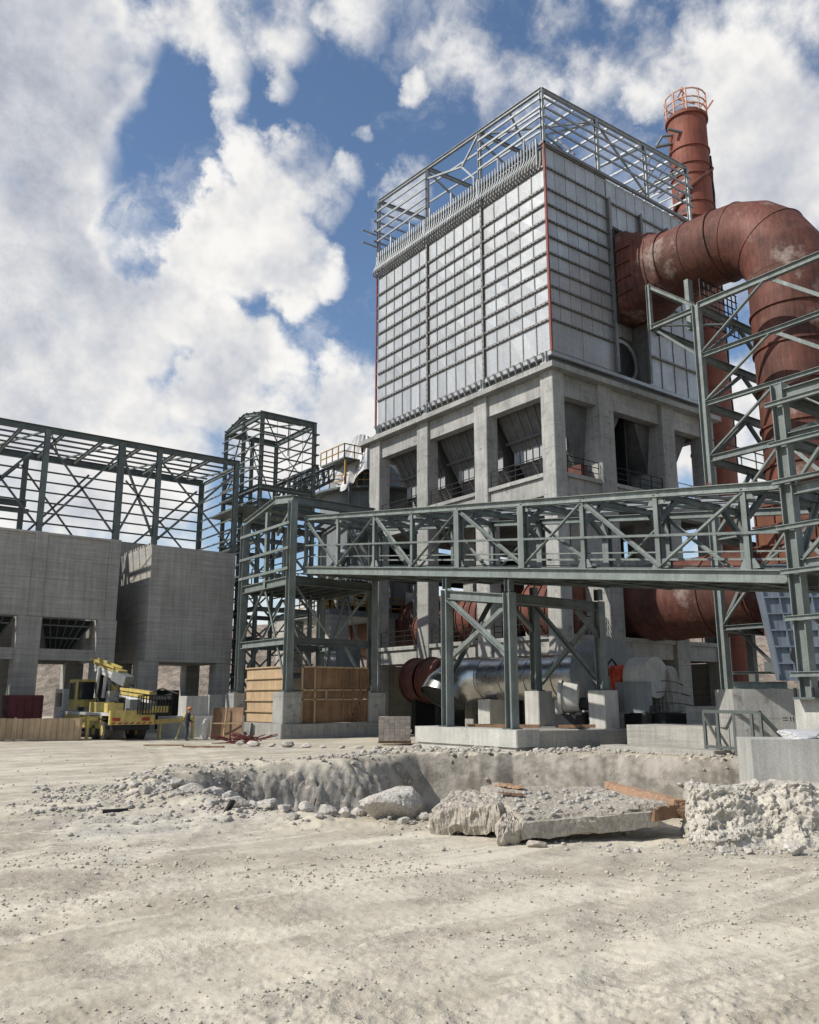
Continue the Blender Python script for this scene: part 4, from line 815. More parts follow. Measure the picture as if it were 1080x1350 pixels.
for a,c in zip(LVS,LVS[1:]):
    for x in (SX,SX2): member(st, 'brace', (x,SY+.2,a+.2),(x,25.9,c-.2), .11, t='L', m='dgreen'); member(st, 'brace', (x,SY2-.2,a+.2),(x,25.9,c-.2), .14, t='L', m='dgreen')
    for y in (SY,SY2): member(st, 'brace', (SX+.2,y,a+.2),(-6.15,y,c-.3), .11, t='L', m='dgreen'); member(st, 'brace', (SX2-.2,y,a+.2),(-6.15,y,c-.3), .14, t='L', m='dgreen')
for (p,q) in [((SX,SY,18.4),(SX,25.9,23.8)),((SX,SY2,18.4),(SX,25.9,23.8)),((SX2,SY2,18.4),(-6.1,SY2,23.8)),((SX2,SY,18.4),(SX2,SY2,23.8)),((SX2,SY2,18.4),(SX2,SY,23.8)),((SX,SY,24.2),(SX2,SY2,24.2)),((SX,SY2,24.2),(SX2,SY,24.2)),((-6.1,SY,21),(-6.1,SY,24)),((SX,SY2,18.4),(-6.1,SY2,23.8))]: member(st, 'brace', p, q, .11, t='L', m='dgreen')
for k in range(3): member(st, 'sag_rod', (SX+1.2+k*1.15,SY-.24,18.3),(SX+1.2+k*1.15,SY-.24,23.9), .03, t='B', m='dgreen')
# inclined conveyor from the tower to the mill
ic = thing('inclined_conveyor', 'dark steel truss conveyor climbing from the lattice tower to the mill top', 'conveyor', (-1,24,17))
for dx,dy in ((0,0),(-.8,1.3)):
    A0, A1 = V(-4.9+dx,23.9+dy,17.9), V(.6+dx,26.7+dy,21.0)
    for h_ in (0,1.3): member(ic, 'chord', A0+V(0,0,h_), A1+V(0,0,h_), .2,.24, m='dgreen')
    for k in range(8): a = A0.lerp(A1,k/7); member(ic, 'post', a, a+V(0,0,1.25), .13, t='B', m='dgreen')
    for k in range(7): member(ic, 'diagonal', A0.lerp(A1,k/7), A0.lerp(A1,(k+1)/7)+V(0,0,1.25), .09, t='B', m='dgreen')
    b = MB(); b.rail([A0+V(-.3,-.5,-.2), A1+V(-.3,-.5,-.2)], .04, 1.1, 1.6); b.build('handrail', 'dgreen', ic)
# ------------------------------------------------------------------ concrete hall with steel superstructure
ha = thing('concrete_hall', 'long dark grey concrete bunker hall with open steel frame on top', 'building', (-20,26,0))
HY = 22.56; HB = 30.0; XL = -46.0
def hb(name, b, m='concrete_grey'): return block(ha, name, b, m)
hb('wall', (XL,-18.9,HY+.06,HY+.5,7.35,12.62)); hb('wall', (XL,-10.3,HB,HB+.4,7.35,12.7))
hb('hopper_block', (-16.64,-10.32,HY,HY+6.8,4.72,12.74))
hb('coping', (XL,-18.85,HY-.02,HY+.55,12.62,12.78)); 
hb('wall', (-19.1,-18.9,HY+.51,HB,4.7,12.6)); hb('wall', (-18.89,-10.4,HY+6.81,HY+7.1,4.8,13.9))  # first wall added to shade the side face of the hopper block
for k in range(12): b = MB(); b.box(-16.60+.0,-16.2,HY+.35+k*.5,HY+.6+k*.5,12.74,12.95); b.build('starter_block', 'concrete_grey', ha)
for x0,x1 in ((-45.6,-44.2),(-40.3,-38.9),(-35,-33.6),(-30.0,-28.6),(-24.87,-23.44),(-19.95,-18.7)):
    hb('column', (x0,x1,HY,HY+1.2,-.3,7.345)); b = MB(); b.box(x0+.55 if x0 < -24 else x0+.4,x1-.1,HY-.03,HY+.05,7.35,12.8); b.build('pilaster', 'concrete_grey', ha)
    hb('column', (x0,x1,HB-.8,HB+.35,-.3,7.345))
hb('beam', (XL,-18.75,HY+.12,HY+.7,4.65,5.35)); hb('beam', (XL,-18.75,HB-.5,HB,4.65,5.35))
for x0,x1,y0 in ((-17.0,-15.63,HY+.05),(-11.4,-10.35,HY+.05),(-17,-15.6,HY+5.4),(-11.4,-10.35,HY+5.4)): hb('column', (x0,x1,y0,y0+1.2,-.3,4.715))
block(ha, 'low_wall', (-18.6,-10.4,HY+7.2,HY+7.5,0,2.9), 'dark')
for x0,x1 in ((-23.3,-20.0),(-28.5,-24.95),(-33.5,-30.1)):
    b = MB(); xa, xb = x0+.4, x1-.4; b.add([(x0,HY+.8,7.3),(x1,HY+.8,7.3),(x1,HB-.9,7.3),(x0,HB-.9,7.3),(x0+1,HY+2.6,5.0),(x1-1.1,HY+2.6,5.0),(x1-1.1,HB-2.5,5.0),(x0+1,HB-2.5,5.0)], [(4,5,1,0),(5,6,2,1),(6,7,3,2),(7,4,0,3),(7,6,5,4),(0,1,2,3)]); b.build('steel_hopper', 'dark', ha)
    for k in range(7): t = k/6; b = MB(); b.bar((x0+(x1-x0)*t,HY+.77,7.3),(x0+1+(x1-x0-2.1)*t,HY+2.57,5.0),.06,.1); b.build('hopper_rib', 'dgreen', ha)
    for k in range(3): t = (k+.5)/3; b = MB(); b.bar((x0+t,HY+.76+1.8*t,7.3-2.3*t),(x1-1.1*t,HY+.76+1.8*t,7.3-2.3*t),.06,.1); b.build('hopper_rib', 'dgreen', ha)
HZ = 19.7
for x,b0 in ((-45,12.8),(-39.5,12.8),(-34.4,12.8),(-29.3,12.8),(-24.1,12.8),(-19.15,12.6),(-16.45,12.8),(-10.45,12.8)):
    member(ha, 'steel_column', (x,HY+.25,b0),(x,HY+.25,HZ), .34 if x != -19.15 else .42,.34, m='dgreen')
for x in (-44,-38.8,-33.7,-28.9,-23.75,-16.9,-10.1): member(ha, 'steel_column', (x,HB+.1,12.7),(x,HB+.1,HZ), .34, m='dgreen')
member(ha, 'eave_beam', (XL,HY+.25,HZ),(-10.2,HY+.25,HZ), .3,.42, m='dgreen'); member(ha, 'eave_beam', (XL,HB+.1,HZ),(-10,HB+.1,HZ), .3,.5, m='dgreen')
for k in range(8): z = 13.3+k*.78; member(ha, 'girt', (XL,HB+.35,z),(-10,HB+.35,z), .07,.12, t='B', m='dgreen')
for k in range(8): z = 13.3+k*.78; member(ha, 'girt', (-10.1,HY,z),(-10.1,HB+.3,z), .07,.12, t='B', m='dgreen')
for i in range(14):
    x = -44+i*2.62; member(ha, 'rafter', (x,HY+.3,HZ-.05),(x,HB,HZ-.05), .16,.26, m='dgreen')
for k in range(5): y = HY+1.3+k*1.3; member(ha, 'purlin', (XL,y,HZ+.16),(-10.1,y,HZ+.16), .08,.13, t='B', m='dgreen')
xs = [-29.3,-24.1,-19.15,-16.45,-10.45]
for a,c in ((-34.4,-29.3),(-29.3,-24.1),(-24.1,-19.15),(-16.45,-10.45),(-19.15,-16.45)):
    for y in ((HY+.25,HB+.1) if c != -16.45 else (HY+.25,)):
        member(ha, 'brace', (a,y,12.9),(c,y,18.9), .15, t='L', m='dgreen'); member(ha, 'brace', (a,y,18.9),(c,y,12.9), .15, t='L', m='dgreen')
for i in range(7):
    x = -44+i*5.0; member(ha, 'roof_brace', (x,HY+.3,HZ),(x+2.5,HB,HZ), .1, t='L', m='dgreen'); member(ha, 'roof_brace', (x+5,HY+.3,HZ),(x+2.5,HB,HZ), .1, t='L', m='dgreen')
member(ha, 'inner_beam', (XL,HB-2,15.6),(-23.9,HB-2,15.6), .3,.4, m='dgreen'); member(ha, 'inner_beam', (XL,HB-3,14.9),(-23.9,HB-3,14.9), .3,.3, m='dgreen')
# ------------------------------------------------------------------ mill building behind
mi = thing('mill', 'grey round mill body with conical head, yellow handrails and a white draped sheet', 'mill', (6.9,29.9,0))
mx_, my_ = 6.9, 29.9
b = MB(); b.sm = True; b.tube([(mx_,my_,10.2),(mx_,my_,20.6)], 4.9, 44); b.build('body', 'tank', mi)
b = MB(); b.sm = True; b.tube([(mx_,my_,20.6),(mx_,my_,21.0),(mx_,my_,25.4),(mx_,my_,26.2)], 3, 44, rs=[5.0,4.5,2.6,2.0]); b.build('cone', 'tank', mi)
b = MB(); b.sm = True; b.tube([(mx_,my_,20.45),(mx_,my_,20.62)], 5.9, 44); b.build('gallery_deck', 'dgreen', mi)
def cring(r, z, n=26, h=1.1, mids=(.55,)):
    b = MB(); P = [V(mx_+r*math.cos(2*math.pi*i/n),my_+r*math.sin(2*math.pi*i/n),z) for i in range(n)]
    for i in range(n):
        for hh in (h,)+mids: b.bar(P[i]+V(0,0,hh),P[(i+1)%n]+V(0,0,hh),.07)
        b.bar(P[i],P[i]+V(0,0,h),.08)
    return b
cring(5.8,20.62).build('handrail', 'ochre', mi)
for k in range(4): b = MB(); a = math.radians(190+k*18); b.bar((mx_+4.6*math.cos(a),my_+4.6*math.sin(a),20.7),(mx_+2.8*math.cos(a),my_+2.8*math.sin(a),25),.2); b.build('rib', 'tank', mi)
b = MB(); b.box(1.2,5.4,26.0,30,22.9,23.05); b.build('upper_platform', 'dgreen', mi)
b = MB(); b.rail([(1.2,30,23.05),(1.2,26,23.05),(5.4,26,23.05)],.04,1.2,1.1); b.build('handrail', 'ochre', mi)
for z0 in (20.6,): 
    b = MB(); 
    for k in range(2): b.bar((1.4+k*1.2,26.1,20.6),(1.4+k*1.2,26.1,23),.16)
    b.build('post', 'ochre', mi)
b = MB(); b.tube([(3.4,26.8,23.9),(4.8,26.2,23.9)],.75,14); b.sm = True; b.build('motor', 'dark', mi)
# draped sheet
b = MB(); b.sm = True; nu, nv = 22, 18
for i in range(nu):
    for j in range(nv):
        u = i/(nu-1); v = j/(nv-1); a = math.radians(172+u*95); rr = 1.6+v*2.5+.22*math.sin(u*19+v*3)*v+.1*math.sin(u*41)
        zz = 26.2-v*(4.6+.9*math.sin(u*7)) + .15*math.sin(v*9+u*5); b.v.append((mx_-2.1+rr*math.cos(a)*.8, my_-2.2+rr*math.sin(a)*.8, zz-.5))
b.f = [(i*nv+j,(i+1)*nv+j,(i+1)*nv+j+1,i*nv+j+1) for i in range(nu-1) for j in range(nv-1)]; o = b.build('draped_sheet', 'tarp', mi)
b = MB(); b.box(-.6,14,25,35,9.0,9.5); b.build('mill_platform', 'tank', mi)
for x,y in ((0.2,25.6),(5,25.6),(11,25.6),(0.2,33)): b = MB(); b.cbox(x-.9,x+.9,y-.9,y+.9,0,9.0); b.build('pedestal', 'concrete_grey', mi)
b = MB(); b.rail([(-.6,30,9.5),(-.6,25,9.5),(8,25,9.5)],.045,1.25,1.2,(.4,.8)); b.build('handrail', 'ochre', mi)
b = MB(); b.box(2.2,6.5,26,28.5,9.6,12.2); b.build('drive_housing', 'dark', mi)
for k,(x,y,z0,z1,r_) in enumerate([(.9,25.6,9.5,12.6,.3),(8.5,25.4,9.5,12.8,.45),(1.6,26.6,9.5,13.5,.22),(10.2,25.6,9.5,12,.6)]): b = MB(); b.sm = True; b.tube([(x,y,z0),(x,y,z1)],r_,14); b.build('vertical_pipe', ('tank','rust2','white','tank')[k], mi)
for k in range(5): b = MB(); b.bar((1.2+k*2.2,25.05,9.5),(1.2+k*2.2,25.05,20.4),.22); b.build('frame_post','dgreen',mi)
for z in (13.0,16.6): b = MB(); b.bar((-.2,25.05,z),(12,25.05,z),.25,.3); b.build('frame_beam','dgreen',mi)
b = MB(); b.sm = True; b.tube([(-.2,25.6,12.4),(1.5,25.5,14.8),(3,26,16.2),(3.4,27,17.5)],.5,16); b.build('bent_duct','tank',mi)
b = MB(); b.box(7.2,9.6,24.9,25.4,9.7,11.4); b.build('control_panel','white',mi)
b = MB(); b.sm = True; b.tube([(2.6,25.9,10.9),(2.6,25.4,10.9)],.95,24); b.build('drive_wheel', 'white', mi)
b = MB(); b.sm = True; b.tube([(2.6,25.38,10.9),(2.6,25.3,10.9)],.4,16); b.build('hub', 'dark', mi)
b = MB(); b.bar((-.4,26,9.5),(.4,26.5,12.4),.35); b.bar((.6,26.2,9.5),(-.1,26,11),.3); b.build('yellow_arm', 'ochre', mi)
b = MB(); b.box(-1.5,.8,22.5,24,3.0,6.2); solo('switch_cabinet', b, 'tank', 'dull grey steel cabinet seen over the brown plywood screen', 'cabinet')
# ------------------------------------------------------------------ silver duct, rusty drums, fans
sd = thing('silver_duct', 'shiny silver clad duct lying low behind the trestle with open dark mouth', 'duct', (-3,0,2))
SXx = -3.0
for k,(a,c) in enumerate([(-4.9,-2.9),(-2.9,-.9),(-.9,1.1),(1.1,3.1)]):
    b = MB(); b.sm = True; b.tube([(SXx,a+.01,3.35),(SXx,c-.01,3.4)], 1.22, 40, caps=False); b.build('cladding', 'silver', sd)
    b = MB(); b.sm = True; b.tube([(SXx,c-.05,3.4),(SXx,c+.05,3.4)], 1.26, 40); b.build('joint_band', 'silver', sd)
b = MB(); b.sm = True; pts = [(SXx,3.1,3.4),(SXx-.1,3.9,3.4),(SXx-.45,4.6,3.3),(SXx-1.0,5.1,3.05),(SXx-1.5,5.3,2.6),(SXx-1.75,5.3,2.2)]; b.tube(pts, 1.25, 40, caps=False, rs=[1.24,1.28,1.36,1.42,1.45,1.45]); b.build('elbow', 'silver', sd)
b = MB(); b.sm = True; b.tube([(SXx-1.68,5.3,2.32),(SXx-1.55,5.3,2.52)], 1.40, 36); b.build('mouth', 'dark', sd)  # black disc stands for the shade inside the open duct
for y in (-3.6,2.4): block(sd, 'saddle_block', (SXx-1.1,SXx+1.1,y-.5,y+.5,0,2.2), 'concrete_pale')
dp = thing('rusty_duct_end', 'open rusty brown flanged drums lying left of the silver duct mouth', 'duct', (-2.2,9,2))
for k,(a,c,r_) in enumerate([(6.6,7.3,1.1),(7.5,9.2,1.4),(9.6,10.9,1.4)]):
    b = MB(); b.sm = True; b.tube([(-2.4,a,3.4),(-2.4,c,3.4)], r_, 36, caps=(k != 2)); b.build('drum', 'rust', dp)
    b = MB(); b.sm = True; b.tube([(-2.4,c-.08,3.4),(-2.4,c,3.4)], r_+.12, 36); b.build('flange', 'rust', dp)
block(dp,'stand',(-3.2,-1.6,7.6,8.0,.0,2.1),'dark'); block(dp,'stand',(-3.2,-1.6,10,10.4,0,2.1),'dark')
fa = thing('fan_scroll', 'grey and red fan scroll casing at the right end of the silver duct', 'fan', (-3.4,-5.9,0))
b = MB(); b.sm = True; pts = []
b.tube([(-3.2,-5.0,3.5),(-3.2,-6.4,3.5)], 1.75, 32); b.build('scroll', 'tank', fa)
b = MB(); b.sm = True; b.tube([(-3.2,-4.98,3.3),(-3.2,-4.9,3.3)], 1.35, 32); b.build('inlet_flange', 'rust2', fa)
b = MB(); b.box(-4.4,-2.2,-6.2,-5.2,0,1.8); b.build('fan_base', 'concrete_grey', fa)
fm = thing('inlet_box', 'pale grey round flanged motor housing in front of the pedestal', 'motor', (-6.6,-6.9,.9))
b = MB(); b.sm = True; b.tube([(-6.9,-6.3,2.3),(-6.5,-7.0,2.3)], .72, 28); b.build('drum', 'concrete_pale', fm)
b = MB(); b.sm = True; b.tube([(-6.98,-6.2,2.3),(-6.9,-6.32,2.3)], .82, 28); b.build('flange', 'concrete_pale', fm)
b = MB(); b.box(-7.2,-6.2,-7.3,-6.0,.91,1.5); b.tube([(-6.5,-7.1,2.0),(-6.4,-7.4,2.0)],.3,10); b.box(-6.9,-6.3,-7.4,-6.9,1.5,1.62); b.build('mount', 'dark', fm)
mo = thing('orange_motor', 'bright orange red motor hanging beside the right trestle leg', 'motor', (-4.3,-7.6,2.4))
b = MB(); b.sm = True; b.tube([(-4.4,-7.6,2.45),(-4.4,-7.6,2.9),(-4.38,-7.6,3.5)], .36, 16, rs=[.3,.38,.4]); b.tube([(-4.7,-7.5,3.45),(-4.1,-7.75,3.5)], .34, 14); b.build('housing', 'orange', mo)
for k in range(5): b = MB(); b.sm = True; b.tube([(-4.4,-7.6,2.55+k*.18),(-4.4,-7.6,2.6+k*.18)], .43, 16); b.build('cooling_fin', 'orange', mo)
b = MB(); b.tube([(-4.9,-7.4,3.3),(-4.95,-7.4,3.8),(-4.7,-7.5,4.1),(-4.5,-7.6,3.8)], .06, 6); b.build('lifting_hook', 'dark', mo)
wm = thing('wrapped_fan', 'bulky fan drive wrapped in dusty sheet on a dark steel base', 'machine', (-2.8,-9.2,0))
def lump(c, s, seed, par, name, m, sub=3, amp=.15):
    v, f = rock_mesh(s, seed, sub, amp); b = MB(); b.sm = True; b.add([(x+c[0],y+c[1],z+c[2]) for x,y,z in v], f); return b.build(name, m, par)
v, f = rock_mesh((1,1,1), 77, 4, .02); b = MB(); b.sm = True; vv = []
for x,y,z in v:
    sx_ = (1.5 if x > 0 else 1.15)*(1-.42*max(0,z)*(1 if x > 0 else .2)); w = float(fbm(np.array([math.atan2(y,x)*4.5]),np.array([z*1.1+3]),5,.6)[0]); k = 1+.16*w+.05*math.sin(math.atan2(y,x)*23+z*5)*(1-z)
    vv.append((-2.75+x*sx_*k, -9.0+y*1.15*k, 1.65+max(0,z+.25)*1.75+ (0 if z > -.25 else (z+.25)*.1)))
b.add(vv, f); b.build('sheet', 'bag', wm)
for k in range(3): b = MB(); b.sm = True; b.tube([(-2.75+1.62*math.cos(a)*(1-.2*k), -9.0+1.28*math.sin(a)*(1-.2*k), 1.95+.5*k+.1*math.sin(a*2)) for a in [2*math.pi*i/28 for i in range(29)]], .02, 5); b.build('tie_rope', 'rubber', wm)
b = MB(); b.sm = True; b.tube([(-3.9,-9.4,3.2),(-3.9,-8.2,3.2)], .95, 24); b.build('housing', 'concrete_pale', wm)
b = MB(); b.box(-4.5,-1.0,-10.2,-7.9,.25,1.55); b.build('steel_base', 'dark', wm)
b = MB(); b.box(-4.9,-4.55,-9.6,-7.8,1.6,3.0); b.build('side_plate', 'tank', wm)
b = MB(); b.tube([(-4.9,-9.5,.3),(-4.8,-9.5,1.5),(-4.6,-9.6,1.9)],.12,8); b.bar((-5.2,-9.6,.2),(-4.7,-9.4,1.8),.3); b.build('hose', 'rubber', wm)
# ------------------------------------------------------------------ right foreground blocks and frames
def cb(b, m, lab, cat='concrete block', name='concrete_block'): x = MB(); x.cbox(*b); return solo(name, x, m, lab, cat)
def rot_block(p, q, depth, z0, z1, m, lab, name='concrete_block', cat='concrete block'):    # block whose front face runs from p to q
    p = Vector((*p,0)); q = Vector((*q,0)); d = (q-p).normalized(); nrm = Vector((-d.y,d.x,0))
    if nrm.dot(FW) < 0: nrm = -nrm
    P = [p, q, q+nrm*depth, p+nrm*depth]
    if (P[1]-P[0]).cross(P[2]-P[1]).z < 0: P = P[::-1]
    b = MB(); b.prism([(a.x,a.y) for a in P], z0, z1); return solo(name, b, m, lab, cat)
blk_ = rot_block((-8.45,-16.2),(-6.0,-18.6),3.0,0,2.58,'concrete','tall plain concrete block behind the stained front block')
bd_ = Vector((2.45,-2.4,0)).normalized(); bn_ = Vector((-bd_.y,bd_.x,0)); bn_ = bn_ if bn_.dot(FW) < 0 else -bn_
b = MB()
for k in range(3): p_ = V(-8.45,-16.2,1.42)+bd_*(1.95+k*.10)+bn_*.004; b.bar(p_, p_+V(0,0,.17), .025, .008, up=bn_)
for k in range(2): p_ = V(-8.45,-16.2,1.46+k*.09)+bd_*1.68+bn_*.004; b.bar(p_, p_+bd_*.17, .008, .02, up=V(0,0,1))
o_m = b.build('painted_mark', 'dark', blk_); o_m.location = -blk_.location
b = MB(); b.ibeam((-7.9,-15.9,2.72),(-6.6,-17.3,2.72),.3,.26); solo('steel_offcut', b, 'green', 'short sage green beam lying on top of the tall concrete block', 'beam')
rot_block((-17.15,-22.14),(-14.3,-25.0),1.6,-.2,1.22,'concrete_pale','low sunlit concrete block with dark water stains at the right edge')
b = MB(); v, f = rock_mesh((.9,.5,.22), 5, 3, .1); b.add([(x-15.6,y-22.6,z+1.30) for x,y,z in v], f); b.sm = True
solo('sheet_heap', b, 'tarp', 'crumpled white sheet lying on the stained concrete block', 'sheet')
cb((-11.75,-8.5,-24.5,-20.35,0,2.2), 'concrete_pale', 'sunlit concrete pier under the green column at the right edge', 'pier', 'concrete_pier')
lf = thing('steel_barrier', 'dark welded steel frame standing behind the stained block', 'frame', (-8.5,-15,0))
P0, P1 = V(-8.0,-14.6,0), V(-8.75,-17.4,0)
for t in (0,.25,.55,.85,1): a = P0.lerp(P1,t); member(lf, 'upright', a, a+V(0,0,1.75), .1, t='B', m='dgreen')
member(lf, 'top_rail', P0+V(0,0,1.75), P1+V(0,0,1.75), .12, t='B', m='dgreen'); member(lf, 'brace', P0+V(0,0,1.6), P0.lerp(P1,.3)+V(0,0,.4), .08, t='B', m='dgreen'); member(lf, 'brace', P1+V(0,0,1.7), P1+V(.9,-.6,.5), .12, t='B', m='dgreen'); member(lf, 'bottom_rail', P0+V(0,0,.45), P1+V(0,0,.45), .1, t='B', m='dgreen')
cb((-7.5,-4.6,-16.2,-10.4,-.1,1.15), 'concrete_grey', 'wide grey concrete step behind the welded barrier', 'concrete block')
cb((-9.0,-7.9,-15.6,-10.2,-.2,.36), 'concrete_grey', 'low concrete kerb strip in front of the welded barrier', 'kerb', 'kerb_block')
cb((-3.8,-1.5,-12.6,-10.8,0,1.9), 'concrete_grey', 'grey pedestal block right of the wrapped fan drive', 'pedestal', 'pedestal')
# panelled blue grey hopper duct
bh = thing('panelled_hopper', 'blue grey ribbed steel hopper leaning behind the right edge column', 'hopper', (2.5,-13,3))
A_ = [V(.95,-12.0,8.6),V(4.2,-15.2,8.6)]; B_ = [V(1.5,-12.45,3.1),V(4.5,-15.4,3.1)]
dn = Vector((.62,.62,0)); b = MB(); c_ = [A_[0],A_[1],A_[1]+dn*1.2,A_[0]+dn*1.2]; e_ = [B_[0],B_[1],B_[1]+dn*.9,B_[0]+dn*.9]
b.add(c_+e_, [(0,4,5,1),(1,5,6,2),(2,6,7,3),(3,7,4,0),(0,1,2,3),(7,6,5,4)])
b.build('casing', 'blue', bh)
nn = (A_[1]-A_[0]).cross(B_[0]-A_[0]).normalized(); nn = nn if nn.dot(FW) < 0 else -nn
for k in range(7): t = k/6; member(bh, 'rib', A_[0].lerp(A_[1],t)+nn*.06, B_[0].lerp(B_[1],t)+nn*.06, .07,.14, t='B', m='blue', up=nn)
for k in range(8): t = k/7; member(bh, 'rib', A_[0].lerp(B_[0],t)+nn*.07, A_[1].lerp(B_[1],t)+nn*.07, .07,.14, t='B', m='blue', up=nn)
# end tower of the gallery
et = thing('gallery_end_tower', 'sage green steel frame carrying the right end of the gallery', 'steel tower', (-11.8,-20.9,2.2))
for x,y,zt in ((-11.8,-20.9,12.3),(-11.8,-26,12.3),(-6.4,-20.9,12.3),(-6.4,-26,12.3)): member(et, 'column', (x,y,2.22 if y > -25 and x < -10 else 0),(x,y,zt), .40,.40, up=(0,1,0))
for z in (11.6,10.25,9.0,7.5,6.1,4.65,2.95):
    big = z in (11.6,); member(et, 'girt', (-12.05,-20.5,z),(-12.05,-26.2,z), .14,.16, t='I')
for z in (11.9,10.4,8.7,6.3): member(et, 'beam', (-11.8,-21.1,z),(-11.8,-26,z), .26,.34); member(et, 'beam', (-11.6,-20.9,z),(-6.6,-20.9,z), .26,.34, m='dgreen'); member(et, 'beam', (-6.4,-21,z),(-6.4,-26,z), .26,.34, m='dgreen')
for (p,q) in [((-11.8,-21.2,8.8),(-11.8,-23.8,11.7)),((-11.8,-21.2,6.4),(-11.8,-23.6,8.6)),((-11.6,-20.9,6.4),(-9,-20.9,10.2)),((-11.8,-21.2,10.5),(-9,-23,11.8)),((-11.8,-21.3,4.6),(-11.8,-23.4,2.3))]: member(et, 'brace', p, q, .16, t='L')
for z in (11.9, 6.3): block(et, 'deck', (-11.5,-6.5,-25.9,-21.1,z+.2,z+.25), 'dgreen')
b = MB(); b.box(-12.15,-11.45,-21.25,-20.55,2.2,2.27); b.build('base_plate', 'dgreen', et)
for sx in (-.28,.28):
    for sy in (-.28,.28): b = MB(); b.tube([(-11.8+sx,-20.9+sy,2.2),(-11.8+sx,-20.9+sy,2.55)],.05,8); b.build('anchor_bolt', 'dark', et)
b = MB(); b.sm = True; b.tube([(-10.4,-20.0,3.6),(-10.1,-19.8,3.6)],.3,14); b.tube([(-10.25,-19.9,3.6),(-10.25,-19.9,2.4)],.1,8); solo('valve_wheel', b, 'dark', 'dark round valve beside the right edge column', 'valve')
# ------------------------------------------------------------------ things round the hall
cb((-17.0,-15.6,14.2,15.4,-.1,2.4), 'concrete_pale', 'pale concrete stub pier behind the crane basket', 'pier', 'concrete_pier')
cb((-13.9,-12.9,17.6,18.6,-.1,2.5), 'concrete_pale', 'pale concrete stub pier just left of the tower base', 'pier', 'concrete_pier')
cb((-20.5,-19.4,17.5,18.6,-.1,2.7), 'concrete_pale', 'concrete stub pier half hidden behind the crane boom', 'pier', 'concrete_pier')
rot_block((-18.4,14.9),(-14.0,12.6),.5,-.2,1.25,'concrete_pale','low whitish wall running behind the crane outrigger', 'low_wall', 'wall')
ct = thing('maroon_container', 'maroon steel box standing at the foot of the hall column', 'container', (-25.6,20.6,0))
b = MB(); b.box(-25.6,-23.7,19.5,21.5,0,2.45); b.build('box', 'maroon', ct)
for k in range(5): block(ct, 'rib', (-25.55+k*.44,-25.45+k*.44,19.43,19.5,0.05,2.4), 'maroon')
b = MB(); b.box(-28.6,-26.0,19.6,21.5,0,2.5); solo('grey_container', b, 'plyd', 'weathered brown timber box left of the maroon container', 'box')
rh = thing('red_silo_leg', 'deep red steel chute hanging at the far left edge', 'chute', (-26.5,17,2.5))
b = MB(); b.add([(-29.9,16.3,6.6),(-27.25,16.3,6.6),(-27.25,18.5,6.6),(-29.9,18.5,6.6),(-29.0,16.8,2.4),(-27.2,16.8,4.6),(-27.2,18,4.6),(-29.0,18,2.4)], [(0,4,5,1),(1,5,6,2),(2,6,7,3),(3,7,4,0),(3,2,1,0),(4,7,6,5)]); b.build('hopper', 'maroon', rh)
for x in (-28.9,-27.9): b = MB(); b.bar((x,17,0),(x,17,6),.2); b.build('leg', 'maroon', rh)
bfn = thing('board_fence', 'low fence of pale orange boards in front of the crane truck', 'fence', (-26,15.5,0))
FA, FB = V(-23.0,14.2,0), V(-31.5,20.2,0)
for k in range(34):
    a = FA.lerp(FB,k/34); c = FA.lerp(FB,(k+.94)/34); b = MB(); b.bar(a+V(0,0,.62),c+V(0,0,.62),.04,1.15+random.uniform(-.03,.03)); b.build('board', 'ply', bfn)
for t in (0,.34,.67,1): a = FA.lerp(FB,t); member(bfn, 'post', a+V(.05,.05,0), a+V(.05,.05,1.25), .1, t='B', m='ply')
lp = thing('leaning_formwork', 'curved brown formwork panel leaning near the workman', 'formwork', (-15.6,10.6,0))
b = MB(); b.sm = True; n_ = 9
for i in range(n_):
    t = i/(n_-1); x = -16.9+t*1.35; y = 11.1-t*1.0+.35*math.sin(t*math.pi)
    for z in (.05,1.75): b.v.append((x+(.25 if z > 1 else 0)*1,y-(.3 if z < 1 else 0),z))
b.f = [(2*i,2*i+2,2*i+3,2*i+1) for i in range(n_-1)]
b2 = MB(); b2.v = b.v+[(x+.05,y+.07,z) for x,y,z in b.v]; m_ = len(b.v); b2.f = b.f+[tuple(q+m_ for q in f[::-1]) for f in b.f]+[(2*i+1,2*i+3,2*i+3+m_,2*i+1+m_) for i in range(n_-1)]+[(0,1,1+m_,m_),(2*n_-1,2*n_-2,2*n_-2+m_,2*n_-1+m_)]
b2.sm = True; b2.build('sheet', 'plyd', lp)
member(lp, 'rib', (-16.3,10.4,.1),(-16.0,10.75,1.78), .07, t='B', m='ply'); member(lp, 'rib', (-16.75,10.85,.9),(-15.6,10.0,.9), .07, t='B', m='ply')
b = MB(); b.sm = True; v, f = rock_mesh((.35,.35,.85), 9, 3, .12); b.add([(x-16.95,y+11.4,z+.7) for x,y,z in v], f); solo('white_sack', b, 'fabric', 'pale cloth sack hanging beside the leaning formwork', 'sack')
